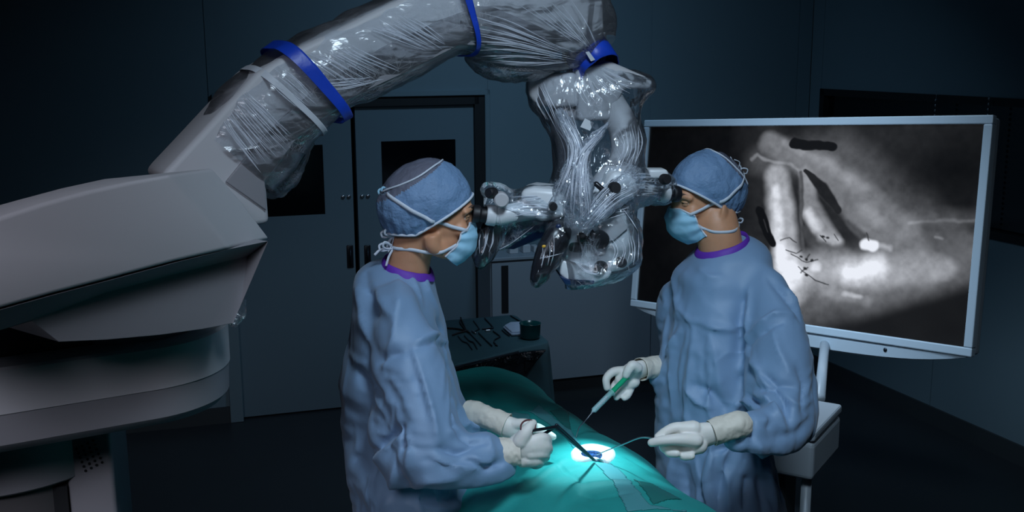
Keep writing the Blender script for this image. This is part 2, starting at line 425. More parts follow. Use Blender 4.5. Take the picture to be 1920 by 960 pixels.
def creases(vf, segs, cusp=False):
    """press fold lines into a surface. seg = (p0, p1, width, height) height<0 = valley; only affects the side facing the camera line"""
    V, Fc = vf; V = V.copy(); N = vnormals(V, quads(Fc)); H = np.zeros(len(V))
    for sg in segs:
        pts, wd, ht = sg[0], sg[1], sg[2]
        best = np.full(len(V), 1e9); bt = np.zeros(len(V)); n = len(pts) - 1
        for i in range(n):
            a = np.array(pts[i]); b = np.array(pts[i + 1]); ab = b - a
            t = np.clip(((V - a) @ ab) / (ab @ ab), 0, 1)
            d = np.linalg.norm(V - (a + t[:, None] * ab), axis=1)
            q = d < best; best[q] = d[q]; bt[q] = (i + t[q]) / n
        H += ht * (np.exp(-(best / wd) ** 2) if not cusp else np.exp(-best / (wd * .75)) * 0.8 + np.exp(-(best / wd) ** 2) * .2) * np.sqrt(np.clip(np.sin(np.pi * (0.06 + 0.88 * bt)), 0, 1))
    return V + N * H[:, None], Fc
# ------------------------------------------------------------------ the room
WB0 = Vector((-1.475, 5.56, 0)); WD = Vector((0.955, 0.297, 0)).normalized(); WN = Vector((WD.y, -WD.x, 0))   # back wall, its run and the normal into the room
CORN = WB0 + WD * 3.477
RD = Vector((0.34, -0.94, 0)).normalized(); RN = Vector((RD.y, -RD.x, 0))  # right wall
Zv = Vector((0, 0, 1))
def wb(px, py):
    p = hitplane(px, py, WB0, WN); return (p - WB0).dot(WD), p.z
def wr(px, py):
    p = hitplane(px, py, CORN, RN); return (p - CORN).dot(RD), p.z
def wbox(o, d, n, t0, t1, z0, z1, a, b):
    """box on a wall: along t, height z, from a to b metres in front of the wall face"""
    c = o + d * ((t0 + t1) / 2) + n * ((a + b) / 2) + Zv * ((z0 + z1) / 2)
    return obox(c, d, n, Zv, abs(t1 - t0), abs(b - a), abs(z1 - z0))
def bbox_(t0, t1, z0, z1, a, b): return wbox(WB0, WD, WN, t0, t1, z0, z1, a, b)
def rbox_(t0, t1, z0, z1, a, b): return wbox(CORN, RD, RN, t0, t1, z0, z1, a, b)
HC = 3.0
struct(part('floor', box(-6, 6, -3, 9, -0.1, 0), M['floor'], smooth=False))
struct(part('ceiling', box(-6, 6, -3, 9, HC, HC + 0.1), M['ceiling'], smooth=False))

def panels(f, t_edges, z0, z1, gap=0.006, th=0.02):
    vf = [f(t_edges[0], t_edges[-1], z0, z1, -0.12, -0.004)]
    for a, b in zip(t_edges[:-1], t_edges[1:]):
        vf.append(f(a + gap / 2, b - gap / 2, z0, z1, -th, 0))
    return join(*vf)
tS = [wb(385, 100)[0], wb(907, 160)[0], wb(1221, 100)[0], wb(1497, 100)[0]]
DL, DR = wb(452, 700)[0], wb(899, 300)[0]; DTOP = wb(800, 187)[1]
edges = [-3.6, -2.9] + [tS[0]]
# the back wall: full panels left and right of the doorway, a header above it
back = join(panels(bbox_, [-3.6, -2.6, tS[0], DL], 0, DTOP), panels(bbox_, [DR, tS[1] + 0.02, tS[2], tS[3], 3.477], 0, DTOP),
            panels(bbox_, [-3.6, -2.6, tS[0], tS[1] + 0.02, tS[2], tS[3], 3.477], DTOP, HC))
struct(part('wall_back', back, M['wall'], smooth=False))
struct(part('wall_corridor', bbox_(DL - 0.3, DR + 0.3, 0, HC, -1.2, -1.1), M['dark'], smooth=False))
# doorway: casing and two leaves
cas = join(bbox_(DL - 0.07, DL, 0, DTOP + 0.05, -0.14, 0.022), bbox_(DR + 0.03, DR + 0.06, 0, DTOP + 0.05, -0.14, 0.022), bbox_(DL - 0.07, DR + 0.06, DTOP + 0.02, DTOP + 0.05, -0.14, 0.022))
struct(part('trim_1', bevel(cas, 0.003, 1), M['wall'], smooth=False))
frame_shade = join(bbox_(DR - 0.025, DR + 0.03, 0, DTOP + 0.02, -0.14, 0.004), bbox_(DL, DR, DTOP - 0.03, DTOP + 0.02, -0.14, 0.004))  # dark frame at right; the top strip paints the recess's shadow
struct(part('trim_shade_2', frame_shade, M['dark'], smooth=False))
tg = wb(667, 350)[0]
def leaf(name, t0, t1, wt0, wt1, wz0, wz1, hx, lx, lk):
    o = struct(part(name, join(bbox_(t0, wt0, 0.01, DTOP - 0.03, -0.07, -0.025), bbox_(wt1, t1, 0.01, DTOP - 0.03, -0.07, -0.025),
         bbox_(wt0, wt1, 0.01, wz0, -0.07, -0.025), bbox_(wt0, wt1, wz1, DTOP - 0.03, -0.07, -0.025)), M['door'], smooth=False))
    part('window_pane', bbox_(wt0 - 0.002, wt1 + 0.002, wz0 - 0.002, wz1 + 0.002, -0.06, -0.031), M['black_glass'], o, smooth=False)
    t, za = wb(hx, 461); _, zb = wb(hx, 504)
    part('door_handle', bevel(bbox_(t - 0.018, t + 0.018, zb, za, -0.03, -0.018), 0.004), M['black_plastic'], o)
    part('handle_grip', cyl(WB0 + WD * t + WN * -0.010 + Zv * (zb + 0.015), WB0 + WD * t + WN * -0.010 + Zv * (za - 0.015), 0.005), M['dark_steel'], o)
    t, z = wb(lx, lk)
    for s in (-0.016, 0.016):
        part('lock', lathe(WB0 + WD * (t + s) + Zv * z + WN * -0.03, WN, [(0, 0.001), (0, 0.011), (0.012, 0.011), (0.014, 0.008), (0.014, 0.001)], 20), M['steel'], o)
    return o
a0 = wb(717, 300); a1 = wb(858, 395); l0 = wb(607, 300); 
zt = wb(717, 266)[1]; zb_ = wb(607, 403)[1]
leaf('door_1', DL, tg - 0.012, l0[0] - (a1[0] - a0[0]) - 0.03, l0[0], zb_, wb(607, 272)[1], 657, 650, 370)
leaf('door_2', tg + 0.012, DR - 0.025, a0[0], a1[0], zb_, zt, 690, 686, 369)
# right wall with its dark window band
r0, zt_ = wr(1540, 166); rz0 = wr(1900, 456)[1]
r1 = r0 + 3.6
seamr = wr(1748, 700)[0]
rw = join(panels(rbox_, [0, r0, seamr, seamr + 1.25, seamr + 2.5, 6.5], 0, rz0), panels(rbox_, [0, r0, 6.5], zt_, HC), panels(rbox_, [0, r0], rz0, zt_), panels(rbox_, [r1, 6.5], rz0, zt_))
struct(part('wall_right', rw, M['wall'], smooth=False))
wn = struct(part('window_1', join(rbox_(r0, r1, rz0 - 0.0, rz0 + 0.04, -0.09, 0.01), rbox_(r0, r1, zt_ - 0.04, zt_, -0.09, 0.01), rbox_(r0, r0 + 0.04, rz0, zt_, -0.09, 0.01), rbox_(r1 - 0.04, r1, rz0, zt_, -0.09, 0.01)), M['dark'], smooth=False))
part('window_pane', rbox_(r0 + 0.03, r1 - 0.03, rz0 + 0.03, zt_ - 0.03, -0.05, -0.03), M['black_glass'], wn, smooth=False)
struct(part('wall_corridor', rbox_(r0 - 0.2, r1 + 0.2, 0, HC, -0.5, -0.4), M['dark'], smooth=False))
for (x_, y_), lb in (((1755, 188), 'beaded light reflections at the dark window above the middle of the screen top'), ((1855, 185), 'beaded light reflections at the dark window above the top right screen corner')):
    c_ = hitplane(x_, y_, CORN + RN * 0.04, RN); vs_ = [cyl(c_, Vector((c_.x, c_.y, zt_ + 0.02)), 0.0012, seg=6)]
    for k_ in range(26): vs_.append(ellipsoid(c_ - Zv * 0.026 * k_, 0.0065, 0.0065, 0.0085, None, 10, 6))  # small reflected lights, built as made-up chains of steel beads
    tag(part('reflection_beads', join(*vs_), M['steel']), lb, 'glint', 'window reflections')
# left and rear walls, out of the frame
LW = WB0 + WD * -3.55
struct(part('wall_left', obox(LW + WN * 4.0 + Zv * 1.5, WN, WD, Zv, 8.4, 0.1, 3.0), M['wall'], smooth=False))
struct(part('wall_front', box(-6, 6, -2.6, -2.5, 0, HC), M['wall'], smooth=False))
struct(part('baseboard_back', join(bbox_(-3.5, DL - 0.07, 0, 0.09, 0, 0.014), bbox_(DR + 0.06, 3.47, 0, 0.09, 0, 0.014)), M['base'], smooth=False))
struct(part('baseboard_right', rbox_(0.02, 6.4, 0, 0.10, 0, 0.014), M['base'], smooth=False))

# low cabinet against the back wall
def hb(px, py, off):
    p = hitplane(px, py, WB0 + WN * off, WN); return (p - WB0).dot(WD), p.z
OFF = 0.30
c0, ct = hb(921, 484, OFF); c1, _ = hb(1221, 600, OFF); _, cb = hb(1100, 707, OFF)
cab = thing('wall_cabinet', 'low pale grey cabinet along the back wall with a black recessed pull', 'cabinet', WB0 + WD * ((c0 + c1) / 2) + WN * 0.17)
part('body', bevel(bbox_(c0, c1 + 0.45, cb, ct - 0.02, 0.015, OFF - 0.02), 0.003, 1), M['wall_pale'], cab, smooth=False)
part('worktop', bevel(bbox_(c0 - 0.01, c1 + 0.46, ct - 0.02, ct, 0.015, OFF + 0.01), 0.004, 1), M['wall_pale'], cab, smooth=False)
hx0 = hb(940, 540, OFF); hx1 = hb(953, 540, OFF); hz1 = hb(946, 498, OFF)[1]; hz0 = hb(946, 587, OFF)[1]
cs = (hb(930, 600, OFF)[0] + 0.0)
part('door', bevel(bbox_(c0 + 0.004, c1 - 0.003, cb + 0.004, ct - 0.03, OFF - 0.02, OFF), 0.002, 1), M['wall_pale'], cab, smooth=False)
part('door', bevel(bbox_(c1 + 0.003, c1 + 0.446, cb + 0.004, ct - 0.03, OFF - 0.02, OFF), 0.002, 1), M['wall_pale'], cab, smooth=False)
part('handle', bevel(bbox_(hx0[0], hx1[0], hz0, hz1, OFF - 0.002, OFF + 0.004), 0.001, 1), M['dark'], cab, smooth=False)
part('plinth', bbox_(c0 + 0.01, c1 + 0.44, 0, cb, 0.015, OFF - 0.05), M['base'], cab, smooth=False)
for k, (x, s, h, lb, nm) in enumerate([(962, 0.05, 0.04, 'white carton at the left end of the pale cabinet, behind the black scope handles', 'carton'),
        (986, 0.045, 0.045, 'middle white carton on the pale cabinet behind the microscope', 'carton'), (1004, 0.03, 0.035, 'smallest white carton on the pale cabinet, rightmost of the three', 'carton')]):
    t, _ = hb(x, 470, OFF - 0.1)
    tag(part('carton', bevel(bbox_(t - s / 2, t + s / 2, ct, ct + h, OFF - 0.14, OFF - 0.08), 0.003, 1), M['white_plastic'], smooth=False), lb, 'box', 'cartons on the cabinet')

# ------------------------------------------------------------------ large monitor on its stand
# the screen leans forward a little; its lower left corner, run and lean:
mo = Vector((0.506, 4.421, 0.915)); mdir = Vector((0.68727, -0.72436, 0.05447)).normalized()
mup = Vector((0.0679, 0.1578, 0.985)); mup = (mup - mdir * mup.dot(mdir)).normalized(); mn = mdir.cross(mup) * 1.0
if mn.y > 0: mn = -mn
x0m, x1m, z0m, z1m = 0.0, 1.468, 0.0, 0.80
def mx(px, py):
    p = hitplane(px, py, mo, mn) - mo; return p.dot(mdir), p.dot(mup)
mon = thing('monitor', 'large flat screen on a stand showing a black and white close-up of vessels', 'monitor', mo + mdir * (x0m + x1m) / 2)
def mbox(x0, x1, z0, z1, a, b):
    return obox(mo + mdir * (x0 + x1) / 2 + mup * (z0 + z1) / 2 + mn * (a + b) / 2, mdir, mn, mup, x1 - x0, abs(b - a), z1 - z0)
bz = 0.030; bzr = 0.030
fr = join(mbox(x0m, x1m, z1m - bz, z1m, -0.03, 0.0), mbox(x0m, x1m, z0m, z0m + bz, -0.03, 0.0), mbox(x0m, x0m + bzr, z0m + bz, z1m - bz, -0.03, 0), mbox(x1m - bzr, x1m, z0m + bz, z1m - bz, -0.03, 0))
M['mframe'] = mat('monitor_frame', (0.55, 0.66, 0.76), 0.32)
M['cart'] = mat('cart_enamel', (0.40, 0.46, 0.52), 0.40)
part('bezel', bevel(fr, 0.004, 2), M['mframe'], mon, smooth=False)
part('back_case', bevel(mbox(x0m + 0.005, x1m - 0.003, z0m + 0.004, z1m - 0.004, -0.075, -0.028), 0.012, 3), M['cart'], mon, smooth=False)
# lower lip of the frame, bowed
rings = []
for i in range(25):
    u = i / 24; xx = x0m + 0.02 + (x1m - x0m - 0.04) * u; dz = 0.052 * (1 - (2 * u - 1) ** 4) + 0.004
    rings.append([mo + mdir * xx + mn * q[0] + mup * (z0m - q[1] * dz) for q in ((-0.06, 0.05), (-0.012, 0.05), (-0.006, 0.15), (-0.010, 0.9), (-0.02, 1.0), (-0.06, 1.0))])
part('lower_lip', loft(rings), M['mframe'], mon, smooth=False)
tl_ = mx(1658, 656); part('button', lathe(mo + mdir * tl_[0] + mup * (tl_[1]) + mn * -0.012, mn, [(0, 0.001), (0, 0.007), (0.006, 0.007), (0.007, 0.001)], 16), M['dark_steel'], mon)
# the picture on the screen
def screen_image(nx, ny):
    # pixel coordinates of the photo's screen area laid on the panel, u 0..1, v 0..1 (down)
    s0, s1 = x0m + bzr, x1m - bzr; v0, v1 = z1m - bz, z0m + bz
    uu, vv = np.meshgrid(np.linspace(0, 1, nx), np.linspace(0, 1, ny))
    def q(px, py):
        a, z = mx(px, py); return ((a - s0) / (s1 - s0) * 1.78, (v0 - z) / (v0 - v1))
    X = uu * 1.78; Y = vv; pts = np.stack([X.ravel(), Y.ravel(), 0 * X.ravel()], 1)
    wob = lambda s, sd, o=3: noise3(pts, s, sd, o).reshape(X.shape)
    I = 0.012 + 0.012 * np.clip(wob(3, 3) + 0.3, 0, 2)
    wx, wy = 0.016 * wob(6, 11, 4), 0.016 * wob(6, 12, 4)
    Xw, Yw = X + wx, Y + wy
    u = 1 / 470.0
    def seg(px, r, val, soft=0.5, mode='add'):
        nonlocal I
        p = [q(*a) for a in px]; n = len(p); rr = r if hasattr(r, '__len__') else [r] * n
        rr = [r_ / u * 0.5 * (math.dist(q(a[0] + 1, a[1]), q(*a)) + math.dist(q(a[0], a[1] + 1), q(*a))) for r_, a in zip(rr, px)]
        best = np.full(X.shape, 9.0)
        for i in range(n - 1):
            ax, ay = p[i]; bx, by = p[i + 1]; L2 = (bx - ax) ** 2 + (by - ay) ** 2
            t = np.clip(((Xw - ax) * (bx - ax) + (Yw - ay) * (by - ay)) / L2, 0, 1)
            d = np.hypot(Xw - ax - t * (bx - ax), Yw - ay - t * (by - ay)) / (rr[i] + t * (rr[i + 1] - rr[i]))
            best = np.minimum(best, d)
        k = np.clip((1 - best) / soft, 0, 1); k = k * k * (3 - 2 * k)
        if mode == 'add': I = I * (1 - k) + np.maximum(I, val) * k
        elif mode == 'set': I = I * (1 - k) + val * k
        elif mode == 'plus': I = I + val * k
    u = 1 / 470.0
    # grey tissue field
    seg([(1420, 300), (1560, 290), (1700, 400), (1800, 470)], [40 * u, 70 * u, 80 * u, 60 * u], 0.10, 0.9)
    seg([(1500, 560), (1650, 520), (1800, 500)], [80 * u, 100 * u, 90 * u], 0.13, 0.9)
    seg([(1380, 480), (1420, 600)], [60 * u, 60 * u], 0.04, 0.9)
    # upper diagonal vessel
    seg([(1440, 265), (1530, 310), (1600, 370), (1665, 430), (1730, 500)], [26 * u, 38 * u, 48 * u, 55 * u, 45 * u], 0.20, 0.5)
    seg([(1470, 262), (1540, 300), (1610, 350)], [10 * u, 14 * u, 16 * u], 0.07, 0.9, 'plus')
    seg([(1625, 390), (1650, 420)], 22 * u, 0.09, 1.0, 'plus')
    seg([(1700, 415), (1830, 402)], 26 * u, 0.05, 1.0, 'plus')
    seg([(1700, 418), (1840, 408)], 6 * u, 0.08, 1.0, 'plus')
    # fine bright edge, left
    seg([(1408, 298), (1420, 288), (1432, 296), (1450, 302), (1480, 306), (1500, 318)], 5 * u, 0.30, 0.9)
    # left bright tube and the second one
    seg([(1452, 330), (1462, 400), (1468, 470), (1478, 540)], [30 * u, 36 * u, 36 * u, 44 * u], 0.42, 0.55)
    seg([(1448, 350), (1455, 430), (1462, 500), (1480, 540)], [14 * u, 18 * u, 18 * u, 20 * u], 0.40, 0.9, 'plus')
    seg([(1508, 320), (1515, 380), (1535, 430), (1560, 450)], [18 * u, 24 * u, 26 * u, 20 * u], 0.30, 0.6)
    seg([(1512, 395), (1530, 430)], 15 * u, 0.38, 0.9, 'plus')
    seg([(1499, 320), (1500, 400), (1503, 470)], 5 * u, 0.09, 0.8, 'set')
    # black gap between
    seg([(1508, 318), (1540, 350), (1568, 392)], [5 * u, 15 * u, 9 * u], 0.015, 0.4, 'set')
    seg([(1505, 430), (1520, 455), (1545, 470)], [10 * u, 14 * u, 9 * u], 0.06, 0.6, 'set')
    seg([(1590, 415), (1620, 440)], 10 * u, 0.07, 0.9, 'set')
    # lower bright vessel
    seg([(1490, 510), (1560, 505), (1640, 510), (1720, 500), (1770, 500)], [44 * u, 50 * u, 46 * u, 40 * u, 30 * u], 0.34, 0.7)
    seg([(1585, 508), (1640, 500)], 36 * u, 0.55, 1.0, 'plus'); seg([(1590, 506), (1630, 502)], 20 * u, 0.5, 1.0, 'plus'); seg([(1480, 520), (1640, 520)], 80 * u, 0.06, 1.0, 'plus')
    seg([(1466, 480), (1490, 512)], 38 * u, 0.40, 1.0, 'plus'); seg([(1480, 505), (1492, 512)], 18 * u, 0.5, 1.0, 'plus'); seg([(1524, 500), (1527, 500)], 13 * u, 0.42, 0.8, 'plus')
    seg([(1540, 450), (1570, 455)], 15 * u, 0.25, 0.9, 'plus')
    seg([(1622, 456), (1638, 464)], 13 * u, 1.0, 0.6, 'plus'); seg([(1630, 462), (1670, 470)], 8 * u, 0.3, 1.0, 'plus')
    seg([(1580, 550), (1606, 556)], 9 * u, 0.30, 0.9, 'plus'); seg([(1540, 545), (1620, 565)], 18 * u, 0.10, 1.0, 'plus')
    seg([(1756, 446), (1770, 447)], 5 * u, 0.12, 1.0, 'plus')
    I *= 1 + 0.26 * wob(9, 5) + 0.16 * wob(34, 6)
    # streaks lower right
    seg([(1600, 600), (1700, 560), (1830, 470)], 30 * u, 0.03, 1.0, 'plus')
    # dark band below and dark corners
    a, b = q(1520, 615), q(1822, 520)
    below = (Y - (a[1] + (X - a[0]) * (b[1] - a[1]) / (b[0] - a[0]))); k = np.clip(below / 0.10 + 0.2, 0, 1); k = k * k * (3 - 2 * k)
    I = I * (1 - k) + (0.010 + 0.004 * wob(5, 8)) * k
    a, b = q(1400, 270), q(1470, 560)
    # the dark left third, behind the surgeon's head
    k = np.clip((q(1440, 300)[0] - X) / 0.25, 0, 1); I = I * (1 - 0.85 * k)
    a = q(1700, 245); k = np.clip(1 - (np.hypot((X - q(1790, 320)[0]) / 0.42, (Y - q(1790, 320)[1]) / 0.24)), 0, 1); I = I * (1 - 0.75 * k)
    # instruments and sutures
    seg([(1421, 397), (1431, 425), (1442, 455)], 10 * u, 0.004, 0.25, 'set'); seg([(1427, 410), (1436, 435)], 2 * u, 0.03, 0.9, 'set')
    seg([(1487, 262), (1520, 267), (1554, 271)], 10 * u, 0.006, 0.25, 'set')
    for s in ([(1470, 470), (1490, 478), (1500, 470)], [(1480, 478), (1500, 492), (1530, 488)], [(1495, 505), (1520, 522), (1550, 530)], [(1625, 435), (1630, 452)], [(1536, 445), (1545, 458)], [(1560, 440), (1568, 452)], [(1508, 485), (1515, 478)], [(1500, 515), (1512, 500)], [(1460, 450), (1478, 445), (1492, 455)]):
        seg(s, 1.8 * u, 0.05, 0.9, 'set')
    for s in ((1508, 486), (1518, 488), (1540, 447), (1547, 449), (1507, 504), (1508, 517), (1498, 484)):
        seg([s, (s[0] + 1, s[1])], 4 * u, 0.02, 0.7, 'set')
    I = np.clip(I * 1.12, 0, 1.1)
    base = mo + mdir * s0 + mup * v0 + mn * -0.010
    ax = np.array(mdir) * (s1 - s0); az = np.array(mup) * (v1 - v0)
    V = np.array(base) + uu.ravel()[:, None] * ax + vv.ravel()[:, None] * az
    idx = np.arange(nx * ny).reshape(ny, nx)
    Fq = np.stack([idx[:-1, :-1], idx[1:, :-1], idx[1:, 1:], idx[:-1, 1:]], -1).reshape(-1, 4)
    return V, Fq, I.ravel()
V, Fq, I = screen_image(460, 260)
mt, nt, b = _nt('screen_picture')
at_ = nt.nodes.new('ShaderNodeAttribute'); at_.attribute_name = 'picture'
b.inputs['Base Color'].default_value = (0.004, 0.004, 0.005, 1); b.inputs['Roughness'].default_value = 0.25
nt.links.new(at_.outputs['Color'], b.inputs['Emission Color']); b.inputs['Emission Strength'].default_value = 0.80
scr = part('screen', (V, Fq.tolist()), mt, mon, smooth=False)
ca = scr.data.color_attributes.new('picture', 'FLOAT_COLOR', 'POINT')
cc = np.ones((len(I), 4)); cc[:, 0] = I * 0.93; cc[:, 1] = I * 0.97; cc[:, 2] = I * 1.06; ca.data.foreach_set('color', cc.ravel())

# stand: a cart with a deep drawer box, post and legs
ztop = 0.93
k0 = hitz(1527, 819, ztop)
u1 = Vector((0.53, 0.848, 0)).normalized(); u2 = Vector((-u1.y, u1.x, 0)); L1 = 0.285; L2 = 0.34
cart = thing('monitor_cart', 'grey metal cart with a lidded box, carrying the large screen', 'cart', (k0.x, k0.y, 0))
def kbox(a0, a1, b0, b1, z0, z1):
    return obox(Vector((k0.x, k0.y, (z0 + z1) / 2)) + u1 * (a0 + a1) / 2 + u2 * (b0 + b1) / 2, u1, u2, Zv, a1 - a0, b1 - b0, z1 - z0)
hb_ = 0.115
part('box_body', bevel(kbox(0, L1, 0, L2, ztop - 0.02 - hb_, ztop - 0.022), 0.014, 3), M['cart'], cart, smooth=False)
part('lid', bevel(kbox(-0.002, L1 + 0.002, -0.002, L2 + 0.002, ztop - 0.018, ztop + 0.012), 0.010, 3), M['cart'], cart, smooth=False)
def kcyl(a, b, z0, z1, r): 
    c = Vector((k0.x, k0.y, 0)) + u1 * a + u2 * b
    return cyl(c + Zv * z0, c + Zv * z1, r, seg=24)
part('leg', kcyl(0.05, 0.03, 0.08, ztop - 0.13, 0.015), M['cart'], cart)
part('leg', kcyl(L1 - 0.06, L2 - 0.03, 0.08, ztop - 0.13, 0.015), M['cart'], cart)
part('column', bevel(kbox(0.07, 0.20, 0.10, 0.22, 0.08, ztop - 0.13), 0.012, 2), M['base'], cart, smooth=False)
part('foot_frame', bevel(join(kbox(-0.1, L1 + 0.1, 0.02, 0.08, 0.05, 0.09), kbox(-0.1, L1 + 0.1, L2 - 0.08, L2 - 0.02, 0.05, 0.09), kbox(0.1, 0.2, 0.02, L2 - 0.02, 0.05, 0.09)), 0.008, 2), M['cart'], cart, smooth=False)
for a in (-0.07, L1 + 0.07):
    for bq in (0.05, L2 - 0.05):
        c = Vector((k0.x, k0.y, 0.03)) + u1 * a + u2 * bq
        part('caster', lathe(c - u2 * 0.012, u2, [(0, 0.001), (0, 0.026), (0.004, 0.03), (0.02, 0.03), (0.024, 0.026), (0.024, 0.001)], 20), M['black_rubber'], cart)
q0 = hitz(1537, 744, ztop + 0.012)
pt = hitplane(1547, 640, mo - mn * 0.055, mn)
part('post', cyl(q0 - Zv * 0.005, pt, 0.017, seg=24), M['cart'], cart)
# ------------------------------------------------------------------ surgical microscope on its floor stand
pA = P(0, 500, 1.38); pB = P(1090, 100, 2.42)
AD = (pB - pA); AD.z = 0; AD.normalize(); AN = Vector((AD.y, -AD.x, 0))          # run of the arm and its side facing the room's front
def aq(px, py, off=0.0): return hitplane(px, py, pA + AN * off, AN)
def slab_rings(front, w, wb_, over=None, mid=None, pf=None, pn=None, drop=0.0):
    """front outline at offset w; optional middle ring with moved points; back at wb_"""
    aq_ = pf or globals()['aq']; AN_ = pn or AN
    p0 = [aq_(x, y, w) for x, y in front]
    rings = [p0]
    if mid is not None:
        rings.append([aq_(*over[i], mid) if over and i in over else p0[i] - AN_ * (w - mid) for i in range(len(front))])
    top = max(p.z for p in rings[-1])
    rings.append([p + AN_ * (wb_ - (mid if mid is not None else w)) - Zv * (drop if front[i][1] < 480 else 0) for i, p in enumerate(rings[-1])])
    return loft(rings)
mic = thing('surgical_microscope', 'large grey surgical microscope on a floor stand, its arm reaching over both surgeons', 'microscope', (-0.82, 1.80, 0))
def mp(name, vf, mt, par=None, smooth=False, bv=0.0, seg=3, ang=25, label=None, fs=False):
    if bv: vf = bevel(vf, bv, seg, ang)
    o = part(name, vf, mt, par or mic, smooth=True if bv else smooth)
    if bv or fs: flatshade(o, 35)
    if label: o['label'] = label
    return o
# upper housing: front face with a slanted end facet
WA = 0.10
fu = [(-160, 462), (-80, 432), (0, 407), (80, 381), (160, 359), (240, 341), (316, 327), (374, 395), (432, 466), (330, 490), (200, 525), (100, 551), (0, 579), (-160, 622)]
mp('upper_housing', slab_rings(fu, WA, -0.16, {6: (399, 315), 7: (453, 377), 8: (507, 448)}, WA - 0.055, drop=0.045), M['shell'], bv=0.006)
# lower housing: slanted band under the seam, then the bowl
seam = [(-160, 624), (0, 581), (100, 553), (200, 527), (330, 492), (430, 467), (503, 452)]
cham = [(-160, 650), (0, 618), (65, 598), (200, 548), (330, 513), (430, 488), (492, 474)]
bowl = [(437, 606), (380, 617), (300, 628), (200, 637), (110, 641), (60, 602), (-160, 640)]
r0_ = [aq(x, y, WA - 0.045) for x, y in cham + bowl]
r1_ = [aq(x, y, WA - 0.004) for x, y in seam] + [aq(x, y, WA - 0.055) for x, y in bowl]
r2_ = [p - AN * 0.22 for p in r1_]
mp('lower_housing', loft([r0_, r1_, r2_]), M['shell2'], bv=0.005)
# swivel plate: a thick slab with a round end, light rim above a darker skirt
SC_ = Vector((-0.640, 1.715, 0)); sd = Vector((-0.86, -0.51, 0)).normalized(); sn = Vector((-sd.y, sd.x, 0)); SRr = 0.158
def stad(r, L, z, n=28, inset=0):
    pts = []
    for i in range(n + 1):
        a = -math.pi / 2 + math.pi * i / n
        pts.append(SC_ - sd * math.cos(a) * r + sn * math.sin(a) * r + Zv * z)
    pts.append(SC_ + sd * L + sn * r + Zv * z); pts.append(SC_ + sd * L - sn * r + Zv * z)
    return pts
SZ = 1.552
mp('swivel_plate', loft([stad(SRr - 0.004, 0.9, SZ - 0.072), stad(SRr, 0.9, SZ - 0.070), stad(SRr, 0.9, SZ - 0.004), stad(SRr - 0.004, 0.9, SZ)]), M['shell'], fs=True, smooth=True)
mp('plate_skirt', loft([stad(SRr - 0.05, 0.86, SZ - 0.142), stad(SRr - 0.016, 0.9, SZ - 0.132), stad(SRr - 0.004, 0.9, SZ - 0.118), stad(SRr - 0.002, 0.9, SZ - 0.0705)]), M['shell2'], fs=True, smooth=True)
mp('pivot_ring', lathe(SC_ + Zv * SZ, (0, 0, 1), [(-0.002, 0.12), (0.012, 0.128), (0.022, 0.122), (0.03, 0.10), (0.05, 0.095)], 64), M['shell'], smooth=True, fs=True)
mp('pivot_hub', obox(SC_ + sd * 0.32 + Zv * (SZ + 0.025), sd, sn, Zv, 0.5, 0.2, 0.055), M['shell_dark'], bv=0.01)
# column
CC = Vector((-0.900, 1.76, 0))
mp('column_collar', lathe(CC, (0, 0, 1), [(1.300, 0.185), (1.304, 0.190), (1.380, 0.190), (1.384, 0.186), (1.384, 0.05)], 72), M['shell2'], smooth=True, fs=True)
mp('column', lathe(CC, (0, 0, 1), [(0.16, 0.17), (1.301, 0.170)], 72), M['shell_dark'], smooth=True, fs=True)
mp('column_neck', lathe(CC, (0, 0, 1), [(1.38, 0.12), (1.42, 0.12)], 48), M['shell_dark'], smooth=True, fs=True)
sp_ = mp('column_spine', obox(CC + Vector((0.165, 0.01, 0.78)), (0.97, 0.24, 0), (-0.24, 0.97, 0), Zv, 0.075, 0.20, 1.23), M['shell2'], bv=0.008)
mp('column_slot', obox(CC + Vector((0.142, -0.099, 0.74)), (0.97, 0.24, 0), (-0.24, 0.97, 0), Zv, 0.022, 0.012, 1.10), M['dark'])
for i in range(4):
    for j in range(6):
        c = CC + Vector((0.97, 0.24, 0)) * (0.145 + i * 0.009 + j * 0.0022) + Vector((-0.24, 0.97, 0)) * -0.131 + Zv * (1.352 - j * 0.008 + i * 0.004)
        mp('vent_hole', lathe(c + Vector((0.24, -0.97, 0)) * -0.0, (0.24, -0.97, 0), [(0, 0.0001), (0, 0.0022), (0.0012, 0.0022), (0.0012, 0.0001)], 10), M['dark'])
mp('base_plate', join(obox(CC + Zv * 0.11, sd, sn, Zv, 0.62, 0.5, 0.10), obox(CC + sd * 0.28 + Zv * 0.09, sn, sd, Zv, 0.86, 0.12, 0.06), obox(CC - sd * 0.28 + Zv * 0.09, sn, sd, Zv, 0.86, 0.12, 0.06)), M['shell2'], bv=0.015)
for a in (-0.28, 0.28):
    for b in (-0.38, 0.38):
        c = CC + sd * a + sn * b + Zv * 0.04
        mp('caster', lathe(c - sd * 0.02, sd, [(0, 0.001), (0, 0.034), (0.005, 0.04), (0.035, 0.04), (0.04, 0.034), (0.04, 0.001)], 24), M['black_rubber'], smooth=True)
        mp('caster_stem', cyl(c, c + Zv * 0.05, 0.012, seg=12), M['dark_steel'], smooth=True)
